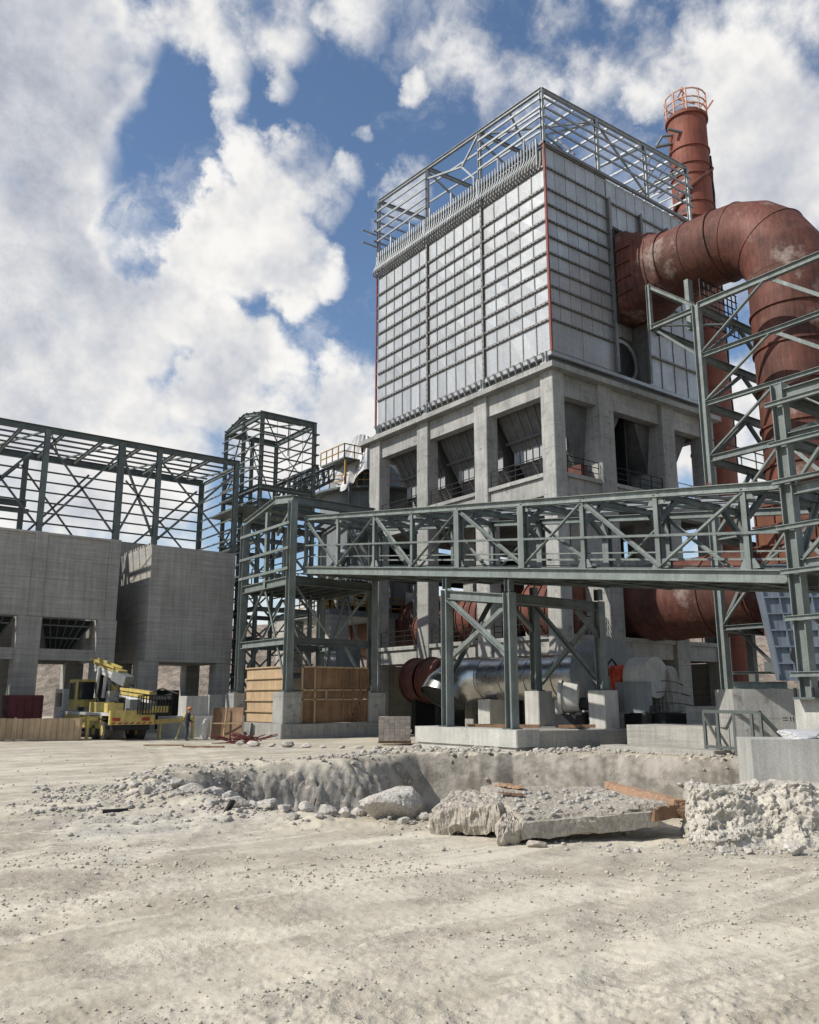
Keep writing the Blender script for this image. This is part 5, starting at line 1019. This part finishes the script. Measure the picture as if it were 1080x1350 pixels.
# ------------------------------------------------------------------ person
def person():
    p0 = site(-12.1, 47.4, 0)
    t = thing('person', 'workman in dark overalls and orange hard hat standing by the leaning formwork', 'person', tuple(p0))
    # local axes: s = to the right of the photo, d = towards the viewpoint
    def P(s, d, z): return p0+RT*s-FW*d+Vector((0,0,z))
    J = {'pel':(0,0,.95,.15),'waist':(.01,0,1.12,.135),'chest':(.05,0,1.32,.165),'neck':(.08,0,1.47,.065),'head0':(.10,0,1.56,.085),'head1':(.11,0,1.66,.10),'head2':(.11,0,1.72,.07),
         'hl':(0,.09,.92,.11),'kl':(.07,.10,.50,.075),'al':(.0,.10,.09,.05),'tl':(.16,.11,.04,.045),'hr':(0,-.09,.92,.11),'kr':(-.01,-.11,.50,.075),'ar':(-.10,-.11,.09,.05),'tr':(.06,-.12,.04,.045),
         'sl':(.05,.19,1.40,.075),'el':(.03,.24,1.12,.055),'wl':(.20,.22,.94,.04),'pl':(.25,.21,.90,.038),'sr':(.05,-.19,1.40,.075),'er':(.04,-.23,1.12,.055),'wr':(.24,-.19,1.0,.04),'pr':(.29,-.18,.97,.038)}
    E = [('pel','waist'),('waist','chest'),('chest','neck'),('neck','head0'),('head0','head1'),('head1','head2'),('pel','hl'),('hl','kl'),('kl','al'),('al','tl'),('pel','hr'),('hr','kr'),('kr','ar'),('ar','tr'),
         ('chest','sl'),('sl','el'),('el','wl'),('wl','pl'),('chest','sr'),('sr','er'),('er','wr'),('wr','pr')]
    # five fingers on each hand, each its own chain from the palm
    for h, base in (('l',J['pl']),('r',J['pr'])):
        for k in range(5):
            off = (k-2)*.016; ln = (.035,.055,.06,.055,.045)[k]; a = f'f{h}{k}a'; c = f'f{h}{k}b'
            J[a] = (base[0]+.02, base[1]+off*(1.6 if k == 0 else 1), base[2]-ln*.6, .010); J[c] = (base[0]+.025, base[1]+off*1.1, base[2]-ln*1.3, .008); E += [('p'+h, a),(a, c)]
    K = list(J); me = bpy.data.meshes.new('body'); me.from_pydata([tuple(P(*J[k][:3])-p0) for k in K], [(K.index(a),K.index(b)) for a,b in E], [])
    o = bpy.data.objects.new('body', me); COL.objects.link(o); md = o.modifiers.new('skin','SKIN'); o.modifiers.new('sub','SUBSURF').levels = 2
    for i, k in enumerate(K): sv = me.skin_vertices[0].data[i]; sv.radius = (J[k][3],)*2; sv.use_root = (i == 0)
    dg = bpy.context.evaluated_depsgraph_get(); dg.update(); m2 = bpy.data.meshes.new_from_object(o.evaluated_get(dg)); bpy.data.objects.remove(o)
    m2.name = 'body'; m2.materials.clear(); m2.materials.append(M['cloth']); m2.materials.append(M['skin']); m2.materials.append(M['rubber'])
    for pg in m2.polygons:
        c = pg.center; pg.use_smooth = True
        if c.z > 1.49 or (c.z < 1.0 and Vector((c.x,c.y,0)).dot(RT) > .195 and c.z > .8): pg.material_index = 1
        elif c.z < .12: pg.material_index = 2
    o = bpy.data.objects.new('body', m2); COL.objects.link(o); o.parent = t
    b = MB(); b.sm = True; c = P(.11,0,1.70)
    for i in range(7):
        ph = i/6*math.pi/2
        for j in range(18): a = 2*math.pi*j/18; rr = .135*math.cos(ph); b.v.append((c.x+rr*math.cos(a), c.y+rr*math.sin(a), c.z+.125*math.sin(ph)))
    b.f = [(i*18+j,i*18+(j+1)%18,(i+1)*18+(j+1)%18,(i+1)*18+j) for i in range(6) for j in range(18)]; b.tube([c+V(0,0,-.005),c+V(0,0,.01)], .16, 18); b.build('hard_hat', 'helmet', t)
    fb = MB(); fc = P(.215,0,1.625); fb.bar(fc+V(0,0,.03), fc+RT*.025-V(0,0,.02), .025); fb.build('nose', 'skin', t)
person()
# ------------------------------------------------------------------ crane truck (rear faces the viewpoint, cab away to the left)
def truck():
    ox, oy = -21.85, 13.1
    t = thing('crane_truck', 'yellow crane truck with folded boom and basket parked in front of the hall', 'truck', (ox+1.2,oy+4,0))
    def bx(name, x0,x1,y0,y1,z0,z1, m, par=None, lab=None): b = MB(); b.cbox(ox+x0,ox+x1,oy+y0,oy+y1,z0,z1,.03); return b.build(name, m, par or t, label=lab)
    def Q(x,y,z): return V(ox+x,oy+y,z)
    bx('chassis', .5,2.0,.1,11.0,.75,1.05,'yellow')
    bx('deck', 0,2.45,.0,8.6,1.32,1.48,'white'); bx('side_skirt', -.02,.12,1.2,4.2,.62,1.3,'yellow'); bx('side_skirt', -.02,.12,5.3,8.4,.62,1.3,'yellow'); bx('tool_box', .15,.6,3.0,5.4,.6,1.3,'yellow')
    bm = bx('rear_beam', 0,2.5,-.25,0.0,.85,1.6,'yellow')
    for x in (.12,1.75): bx('tail_lamp', x,x+.45,-.31,-.252,1.05,1.22,'lampred')
    bx('rear_beam_lower', .2,2.3,-.1,.3,.55,.85,'dark')
    cabm = bx('cab', .1,2.35,9.3,11.3,.8,2.85,'white')
    bx('side_window', .07,.1,9.7,10.9,1.75,2.6,'glass', cabm); bx('windscreen', .3,2.1,11.3,11.33,1.7,2.5,'glass', cabm); bx('rear_window', .4,2.0,9.27,9.3,1.8,2.5,'glass', cabm)
    for y in (1.0,2.4,10.2):
        for x in (.0,1.95):
            w = MB(); w.sm = True; w.tube([Q(x,y,.52),Q(x+.38,y,.52)],.52,24); wo = w.build('wheel','rubber',t); r = MB(); r.sm = True; r.tube([Q(x-.02,y,.52),Q(x+.1,y,.52)],.28,16); r.build('rim','yellow',wo)
    oc = bx('operator_cab', .0,1.2,6.4,7.9,1.6,3.4,'yellow'); bx('side_window', -.03,.0,6.65,7.7,2.2,3.2,'glass',oc); bx('rear_window', .12,1.08,6.37,6.4,2.2,3.25,'glass',oc); bx('turntable', .2,2.1,4.2,6.4,1.48,1.75,'dark')
    b = MB(); b.sm = True; b.tube([Q(1.9,5.3,1.6),Q(1.9,5.3,3.1)],.22,14); b.build('mast','yellow',t)
    b = MB(); b.bar(Q(1.3,5.2,1.7),Q(1.1,5.5,4.25),.5,.55); b.build('king_post','dark',t)
    for k, x in enumerate((.75,1.2)): b = MB(); b.sm = True; b.tube([Q(x,5.0,2.3),Q(x+.05,4.8,4.1)],.11,10); b.build('hydraulic_ram','white',t)
    for k,(dz,m) in enumerate(((0,'yellow'),(-.24,'white'),(-.46,'white'))): b = MB(); b.bar(Q(1.0,5.7,4.45+dz),Q(1.5,2.7,3.75+dz),.6-.08*k,.19); b.build('boom_section',m,t)
    b = MB(); b.bar(Q(1.3,3.2,3.6),Q(1.7,2.1,3.2),.62,.6); b.build('boom_head','tank',t)
    for k,(dz,m) in enumerate(((0,'yellow'),(-.22,'yellow'),(-.42,'white'))): b = MB(); b.bar(Q(1.5,2.4,2.8+dz),Q(2.3,-.2,2.55+dz*1.1),.42,.16); b.build('boom_section',m,t)
    b = MB(); b.bar(Q(1.5,2.7,2.0),Q(1.55,2.6,3.4),.34); b.build('boom_link','dark',t); b = MB(); b.bar(Q(2.1,.3,2.3),Q(2.9,-1.6,2.3),.2); b.bar(Q(2.2,.1,2.1),Q(3.0,-1.4,2.5),.14); b.tube([Q(2.0,.4,2.5),Q(2.7,-.6,2.8),Q(3.3,-1.4,2.5)],.05,6); b.build('linkage','dark',t)
    b = MB()
    X0,X1,Y0,Y1 = 1.4,3.0,-1.3,-.5
    for z in (1.42,2.4):
        for p,q in (((X0,Y0),(X1,Y0)),((X1,Y0),(X1,Y1)),((X1,Y1),(X0,Y1)),((X0,Y1),(X0,Y0))): b.bar(Q(*p,z),Q(*q,z),.06)
    for i in range(11): x = X0+(X1-X0)*i/10; b.bar(Q(x,Y0,1.42),Q(x,Y0,2.4),.035); b.bar(Q(x,Y1,1.42),Q(x,Y1,2.4),.035)
    for i in range(5): y = Y0+(Y1-Y0)*i/4; b.bar(Q(X0,y,1.42),Q(X0,y,2.4),.035)
    b.build('basket','dark',t); bx('basket_panel', 1.9,2.9,-1.27,-1.22,1.5,1.85,'yellow')
    b = MB(); b.bar(Q(2.4,.1,.95),Q(4.6,-.6,1.1),.2,.24); b.bar(Q(4.6,-.6,.05),Q(4.6,-.6,1.3),.12); b.bar(Q(3.4,-1.2,.05),Q(4.2,-.5,1.5),.07); b.bar(Q(2.9,-.1,.05),Q(2.9,-.1,.9),.1); b.build('outrigger','yellow',t)
    b = MB(); b.bar(Q(-.6,1.6,.02),Q(-.6,1.6,1.3),.16); b.bar(Q(-.6,1.6,1.15),Q(.5,1.6,1.15),.22,.2); b.box(ox-.85,ox-.35,oy+1.35,oy+1.85,-.02,.06); b.build('outrigger','yellow',t)
    b = MB(); b.box(ox+1.3,ox+2.3,oy+.5,oy+1.3,1.5,2.2); b.build('control_box','tank',t)
    for k in range(7): b = MB(); x = .08+k*.34; b.add([(ox+x,oy-.256,.88),(ox+x+.15,oy-.256,.88),(ox+x+.27,oy-.256,.98),(ox+x+.12,oy-.256,.98),(ox+x,oy-.252,.88),(ox+x+.15,oy-.252,.88),(ox+x+.27,oy-.252,.98),(ox+x+.12,oy-.252,.98)],[(0,1,2,3),(7,6,5,4),(0,4,5,1),(1,5,6,2),(2,6,7,3),(3,7,4,0)]); b.build('marker_stripe','lampred',bm)
    for k,(a,m_,c) in enumerate([((.9,5.5,4.3),(1.5,3.8,3.0),(1.6,2.2,3.1)),((1.2,5.6,4.4),(1.8,3.4,3.2),(2.0,1.6,2.9)),((.8,5.2,3.9),(.6,4.6,2.6),(.9,4.2,1.7)),((1.4,2.6,3.3),(1.0,2.2,2.4),(1.7,1.6,2.2))]): b = MB(); b.sm = True; b.tube([Q(*a),Q(*m_),Q(*c)],.045,6); b.build('hydraulic_hose','rubber',t)
    bx('mudguard', -.06,.5,.35,1.65,1.12,1.18,'dark'); bx('mudguard', -.06,.5,1.9,3.1,1.12,1.18,'dark'); bx('fuel_tank', -.05,.5,5.2,6.6,.5,1.05,'tank'); bx('toolbox', .1,1.0,.6,1.2,1.5,2.0,'yellow'); bx('counterweight', 1.5,2.3,6.4,7.3,1.76,2.6,'yellow'); bx('roof_beacon', .9,1.1,9.9,10.1,2.85,3.0,'orange'); bx('engine_cover', .2,1.3,3.0,4.2,1.48,2.05,'yellow'); bx('winch', 1.4,2.0,3.3,4.1,1.48,2.1,'dark')
    for k in range(4): bx('ladder_rung', -.08,-.04,8.65,9.05,.5+k*.32,.54+k*.32,'dark')
    for x in (.5,.95): b = MB(); b.bar(Q(x,5.6,4.62),Q(x+.6,3.0,4.02),.1,.12); b.build('boom_strip','yellow',t)
truck()
# ------------------------------------------------------------------ pallet of paving blocks
pb = thing('block_stack', 'square stack of grey paving blocks in front of the left building column', 'pallet', tuple(site(-.72,42.3,.1)))
c0 = site(-.72, 42.3, .12)
e1 = RT.copy(); e2 = FW.copy()
for i in range(6):
    for j in range(8):
        for k in range(3):
            x = i*.26-.78; y = k*.52; z = .12+j*.142
            b = MB(); p = c0+e1*(x+.004*random.uniform(-1,1))+e2*y; q = p+e1*.248
            b.bar(p+V(0,0,z+.069)+e2*.25, q+V(0,0,z+.069)+e2*.25, .505 if k else .5,.136); b.build('paving_block','brick',pb) if k != 1 else None
b = MB(); 
for k in range(4): b.bar(c0+e1*-.8+e2*(k*.45+.1)+V(0,0,.06), c0+e1*.8+e2*(k*.45+.1)+V(0,0,.06), .1,.1)
b.build('pallet','plyd',pb)
b = MB(); b.box(c0.x-.2,c0.x+.2,c0.y+.5,c0.y+.9,1.27,1.38); solo('loose_block', b, 'concrete_pale', 'small pale block lying on top of the paving block stack', 'block')
# ------------------------------------------------------------------ broken slab debris by the pit
def debris():
    t = thing('broken_slab', 'broken mortar slab tipped on timber planks at the near rim of the pit', 'rubble slab', tuple(site(2.9,14.6,0)))
    def S(r,f,z): return site(r,f,z)
    # slab: quad surface with noise, thick
    def sheet(cor, th, nu, nv, amp, name, m, par, rag=.07):
        A,B,C_,D_ = [S(*c) for c in cor]; N1 = lambda a,b_,o=4: float(fbm(np.array([a]),np.array([b_]),o,.62)[0]); lays = []
        for k_, dz in enumerate((0, .33, .66, 1)):
            lay = []
            for i in range(nu):
                for j in range(nv):
                    u, v = i/(nu-1), j/(nv-1); p = A.lerp(B,u).lerp(D_.lerp(C_,u),v); e = min(i,nu-1-i,j,nv-1-j) == 0
                    nz = N1(u*9+3.1+A.x,v*7+1.7); nz2 = N1(u*34+9,v*26.,3); q = p-V(0,0,th*dz*(1+.25*N1(u*5+8,v*5)))
                    if k_ == 0: q = q+V(0,0,amp*(nz+.6*nz2))-V(0,0,.5*rag if e else 0)
                    if e: cdir = (p-(A+B+C_+D_)/4); cdir.z = 0; cdir.normalize(); q = q+cdir*rag*(N1(p.x*5+k_*1.9,p.y*5+k_*2.3,5)*2.2+(.35 if k_ in (1,2) else -.2))
                    lay.append(q)
            lays.append(lay)
        k = nu*nv; f = [(i*nv+j,(i+1)*nv+j,(i+1)*nv+j+1,i*nv+j+1) for i in range(nu-1) for j in range(nv-1)]; g = [tuple(q+k for q in x[::-1]) for x in f]
        ed = [i*nv for i in range(nu)]+[(nu-1)*nv+j for j in range(1,nv)]+[i*nv+nv-1 for i in range(nu-2,-1,-1)]+[j for j in range(nv-2,0,-1)]; n_ = len(ed)
        b = MB(); b.v = [tuple(x) for x in lays[0]+lays[3]]; o1 = 2*k; b.v += [tuple(lays[1][q]) for q in ed]+[tuple(lays[2][q]) for q in ed]
        h = []
        for i in range(n_): i2 = (i+1)%n_; h += [(ed[i],o1+i,o1+i2,ed[i2]),(o1+i,o1+n_+i,o1+n_+i2,o1+i2),(o1+n_+i,ed[i]+k,ed[i2]+k,o1+n_+i2)]
        b.f = f+g+h; return b.build(name, m, par)
    sheet([(1.75,13.9,.36),(4.35,14.75,.52),(3.4,16.2,.66),(1.3,16.0,.70)], .17, 60, 34, .028, 'mortar_slab', 'crust', t)
    # front shutter board and planks
    def pl(a, b_, w, h, m, up=None):
        A, B = S(*a), S(*b_); x = MB(); fr, gp = x.frame(A, B, up); n_ = 26; R_ = random.Random(int(A.x*100)); pv = []
        for i in range(n_):
            u_ = i/(n_-1); c = A.lerp(B, u_); e = 1 if 0 < i < n_-1 else .8; hh = h*(1-.35*max(0, math.sin(u_*17+A.y)-.75)*2); o_ = fr*(.012*math.sin(u_*9+A.x))+gp*(.014*math.sin(u_*6))
            for (q, z) in ((-w/2,-h/2),(w/2,-h/2),(w/2,hh-h/2),(-w/2,hh-h/2)): pv.append(c+o_+fr*(q*e+R_.uniform(-.006,.006))+gp*(z*e+R_.uniform(-.008,.008))+(B-A).normalized()*(R_.uniform(-.05,.05) if i in (0,n_-1) else 0))
        x.v = [tuple(p) for p in pv]; x.f = [(i*4+k,i*4+(k+1)%4,i*4+4+(k+1)%4,i*4+4+k) for i in range(n_-1) for k in range(4)]+[(3,2,1,0),tuple(4*(n_-1)+k for k in range(4))]
        return x.build('plank', m, t)
    sheet([(1.75,13.84,.34),(4.1,14.55,.42),(4.1,14.65,.42),(1.75,13.94,.34)], .24, 60, 4, .015, 'shutter_board', 'crust', t, .025)
    pl((3.95,14.45,.36),(4.55,14.72,.44),.06,.2,'plyd'); pl((4.5,14.75,.50),(3.55,15.95,.72),.20,.12,'plank'); pl((1.55,13.9,.18),(4.4,14.9,.32),.12,.10,'plyd'); pl((1.5,16.0,.70),(2.0,15.6,.70),.12,.05,'plank'); pl((1.5,15.3,.60),(1.95,15.2,.62),.10,.04,'plyd')
    pl((4.45,14.6,.36),(4.6,14.85,.50),.2,.16,'plyd')
    sheet([(.36,14.75,.40),(1.45,14.45,.52),(1.75,15.7,.66),(.75,15.9,.60)], .40, 46, 34, .05, 'mortar_slab', 'crust', t)
    sheet([(1.35,13.75,.26),(1.8,13.95,.34),(1.9,14.6,.42),(1.5,14.5,.40)], .28, 24, 20, .06, 'mortar_slab', 'crust', t)
    for (c,s,sd_) in [((1.62,14.5,.22),(.30,.36,.26),8),((.55,15.1,.12),(.35,.32,.24),12),((1.95,13.75,.03),(.16,.12,.10),31)]:
        v, f = rock_mesh(s, sd_, 4, .07); b = MB(); o = S(*c); vv = []
        for x,y,z in v:
            nz = float(fbm(np.array([x*4+sd_]),np.array([y*4+z*3]),4,.6)[0]); k = 1+.12*nz; vv.append(tuple(o+RT*x*k+FW*y*k+V(0,0,z*k*(.9 if z > 0 else 1))))
        b.add(vv, f); b.build('mortar_lump', 'crust', t, smooth=True)
    R = random.Random(4)
    for k in range(110):
        u = R.uniform(.02,.9); v = R.uniform(.02,.75); A = S(1.75,13.9,.36).lerp(S(4.3,14.75,.50),u).lerp(S(1.3,16,.68).lerp(S(3.4,16.2,.64),u),v); s = R.uniform(.018,.085)
        vv, f = rock_mesh((s,s*R.uniform(.6,1),s*.7), k+60, 1, .3); b = MB(); b.add([tuple(A+V(x,y,z+s*.4)) for x,y,z in vv], f); b.build('mortar_chip', 'rock', t)
debris()
# ------------------------------------------------------------------ boulders, bars, sticks, gravel
def boulder(r, f, s, seed, lab, grp=None, sink=.35, m='rock', sub=3):
    z0 = float(gz(np.array([r]),np.array([f]))[0]); v, fc = rock_mesh(s, seed, sub, .12); b = MB(); o = site(r,f,z0+s[2]*(1-sink))
    vv = []
    for x,y,z in v:
        k = 1+.10*float(fbm(np.array([x/s[0]*2+seed]),np.array([y/s[1]*2+z/s[2]*2]),4,.6)[0]); vv.append(tuple(o+RT*x*k+FW*y*k+V(0,0,z*k)))
    b.add(vv, fc); return solo('boulder', b, m, lab, 'rock', grp, smooth=(sub > 3))
boulder(-.38,15.9,(.62,.45,.40),21,'largest pale boulder sitting on the near rim of the pit', m='rock', sub=4)
RR = random.Random(22)
for k,(px_r,px_f,s) in enumerate([(-1.5,16.2,.17),(-1.15,15.9,.15),(-1.9,16.4,.19),(-2.35,16.6,.16),(-2.7,16.9,.22),(-3.3,17.0,.20),(-3.0,17.4,.15),(-.95,16.3,.14),(.25,15.7,.13),(-.1,15.4,.10),(-3.7,18.2,.18),(-4.2,18.8,.2),(-4.8,19.4,.24),(-4.4,20.2,.28),(-5.4,20.6,.22),(-4.9,21.4,.30),(-3.9,17.4,.12),(-2.05,15.8,.11),(-1.6,15.7,.1),(-5.9,19.8,.18),(-6.6,21.2,.2),(.35,15.1,.09),(5.6,13.1,.15),(6.35,13.0,.14),(4.7,13.4,.10),(5.0,13.25,.08),(-3.3,21.0,.3),(-2.6,19.6,.24)]):
    boulder(px_r,px_f,(s*RR.uniform(.9,1.4),s,s*RR.uniform(.6,.85)),100+k,'small pale limestone lump lying in the rubble round the pit rim','limestone lumps round the pit rim')
for k in range(16):
    r = -8.2+k*.85; f = 42.2-k*.42+RR.uniform(-.3,.3); s = RR.uniform(.12,.26)
    boulder(r,f,(s*1.5,s,s*.7),150+k,'pale stone lying along the foot of the tower base and trestle plinth','stones along the foot of the concrete bases')
def stick(name, mb, m, lab, cat, grp=None): return solo(name, mb, m, lab, cat, grp)
for k,(a,c) in enumerate([((-1.95,16.9,-.3),(-1.72,16.3,.42)),((-1.80,16.8,-.3),(-1.60,16.3,.36)),((-1.5,16.9,-.35),(-1.1,16.5,.30)),((-1.35,17.2,-.2),(-.95,16.2,.12)),((-1.25,17.1,-.15),(-.78,16.1,.06)),((-1.1,17.2,-.2),(-.65,16.2,.0))]):
    b = MB(); b.sm = True; b.tube([site(*a),site(*c)], .012, 6); stick('rebar', b, 'rebar', 'thin rusty reinforcing bar sticking out of the pit edge', 'rebar', 'reinforcing bars at the pit edge')
b = MB(); b.bar(site(-6.0,17.4,.06),site(-5.55,17.55,.07),.09,.07); stick('timber_offcut', b, 'dark', 'short dark timber offcut lying on the ground left of the pit', 'timber')
b = MB(); b.bar(site(-3.45,16.7,.1),site(-3.3,16.6,.35),.12,.05); stick('dark_scrap', b, 'dark', 'small black scrap standing among stones at the left pit rim', 'scrap')
R = random.Random(8); hs = thing('bar_heap', 'tangled heap of maroon steel bars in front of the tower base', 'scrap heap', tuple(site(-8.4,44.6,0)))
for k in range(44):
    a = site(-8.4+R.uniform(-1.1,1.0),44.6+R.uniform(-.4,.5),R.uniform(.02,.3)); an = R.uniform(-.5,.5)+R.choice((0,math.pi)); c = a+RT*math.cos(an)*R.uniform(.4,.9)+FW*math.sin(an)*.4+V(0,0,R.uniform(-.1,.3)); c.z = max(c.z,.02); b = MB(); b.bar(a,c,.05); b.build('bar','redbar',hs)
b = MB(); b.bar(site(-10.6,41.0,.05),site(-8.6,40.6,.06),.16,.07); stick('timber_plank', b, 'plyd', 'thin brown plank lying on the dust before the bar heap', 'plank')
b = MB(); b.bar(site(-12.9,42.5,.04),site(-10.9,42.2,.05),.12,.05); stick('timber_plank', b, 'plyd', 'long flat plank lying on the dust left of the other plank', 'plank')
def gravel():
    rg = np.random.default_rng(5); protos = []
    for k in range(8):
        v, f = rock_mesh((1,.85,.6), 300+k, 0 if k < 5 else 1, .5); protos.append((np.array(v), np.array(f)))
    def scat(n, fr, wr, smin, smax, name, lab, m, cond=None):
        VV = []; FF = []; k0 = 0
        if cond is not None: r, f = cond(n)
        else: f = np.exp(rg.uniform(math.log(fr[0]),math.log(fr[1]),n)); r = rg.uniform(-1,1,n)*wr*f
        z = gz(r, f); s = smin*(smax/smin)**(rg.random(n)**3.6)*np.clip(f/14, .35, 1.6)
        cl = fbm(r*.9+7, f*.9, 3); keep = (rg.random(n) < (np.clip(.12+2.2*cl, .02, 1) if cond is None else np.clip(.5+1.5*cl, .06, 1))); r, f, z, s = r[keep], f[keep], z[keep], s[keep]
        for i in range(len(r)):
            v, fc = protos[rg.integers(8)]; a = rg.uniform(0, 6.28); c, q = math.cos(a), math.sin(a)
            w = v@np.array([[c,-q,0],[q,c,0],[0,0,1]])*s[i]; p = site(r[i], f[i], z[i]+s[i]*.25); VV.append(w+np.array(p)); FF.append(fc+k0); k0 += len(v)
        VV = np.concatenate(VV); FF = np.concatenate(FF)
        me = bpy.data.meshes.new(name); me.vertices.add(len(VV)); me.vertices.foreach_set('co', VV.ravel()); me.loops.add(FF.size); me.loops.foreach_set('vertex_index', FF.ravel().astype(np.int32)); me.polygons.add(len(FF)); me.polygons.foreach_set('loop_start', np.arange(0, FF.size, 3)); me.update()
        me.materials.append(M[m]); o = bpy.data.objects.new(name, me); COL.objects.link(o); o['kind'] = 'stuff'; o['label'] = lab; o['category'] = 'gravel'
    scat(17000, (4.3,45), .62, .004, .04, 'gravel', 'fine pale gravel scattered over the dusty ground', 'rock')
    cl_ = [(2.2,6.4,1.3,.9),(-.7,6.8,.7,.5),(-2.3,6.3,.7,.4),(.9,8.4,.9,.5),(3.4,8.8,1.0,.8),(-3.2,9.6,1,.7),(1.4,5.6,.7,.5),(-1.2,11.5,1.6,.6),(2.6,11.6,1.6,.5),(-4.6,12.6,1.5,.9),(.1,5.5,.8,.3)]
    def clods(n):
        k = rg.integers(0, len(cl_), n); a = np.array(cl_)[k]; return a[:,0]+rg.normal(0,1,n)*a[:,2], a[:,1]+rg.normal(0,1,n)*a[:,3]
    scat(22000, None, 0, .006, .05, 'gravel', 'crumbled earth clods in loose patches on the near ground', 'clod', clods)
    def rim(n):
        t = rg.random(n)*len(PIT); i = t.astype(int); u = t-i; A = PIT[i%len(PIT)]; B = PIT[(i+1)%len(PIT)]; P = A+(B-A)*u[:,None]; c = PIT.mean(0); d = P-c; d /= np.linalg.norm(d,axis=1)[:,None]; P = P+d*(rg.normal(.55,.75,n))[:,None]; return P[:,0], P[:,1]
    scat(9000, None, 0, .012, .10, 'rubble', 'broken limestone rubble heaped round the pit rim', 'rock', rim)
    def foot(n): return rg.uniform(-1.5,9.5,n), np.clip(36.2+rg.normal(0,.8,n), 35.2, 39)
    scat(2600, None, 0, .02, .13, 'rubble', 'pale rubble scattered along the far pit rim before the plinth', 'rock', foot)
    def base(n): return rg.uniform(4.3,9.5,n), 13.75-.2*rg.uniform(0,3,n)+rg.normal(0,.22,n)
    scat(900, None, 0, .015, .09, 'rubble', 'loose rubble along the foot of the raised bank', 'rock', base)
    def sl(n): return rg.normal(-4.8,2.0,n), rg.normal(20,2.4,n)
    scat(6000, None, 0, .012, .085, 'rubble', 'broken stones spread over the left end of the pit', 'rock', sl)
    def dbr(n): return rg.normal(2.9,1.3,n), rg.normal(13.75,.35,n)
    scat(900, None, 0, .012, .07, 'rubble', 'mortar crumbs in front of the broken slab', 'rock', dbr)
gravel()
def bank_stones():
    rg = np.random.default_rng(9); VV = []; FF = []; k0 = 0; pr = [rock_mesh((1,.85,.65), 400+k, 0, .5) for k in range(6)]
    for _ in range(3600):
        p = BANK[int(rg.integers(len(BANK)))]; v, f = pr[int(rg.integers(6))]; s_ = .008*(7.0**(rg.random()**3.4)); w = (np.array(v)*s_)+np.array(p)+rg.normal(0, .012, 3); VV.append(w); FF.append(np.array(f)+k0); k0 += len(v)
    b = MB(); b.v = [tuple(x) for x in np.concatenate(VV)]; b.f = [tuple(int(q) for q in x) for x in np.concatenate(FF)]
    o = b.build('rubble', 'rock', kind='stuff'); o['label'] = 'loose pale stones covering the raised bank at the right'; o['category'] = 'rubble'
bank_stones()
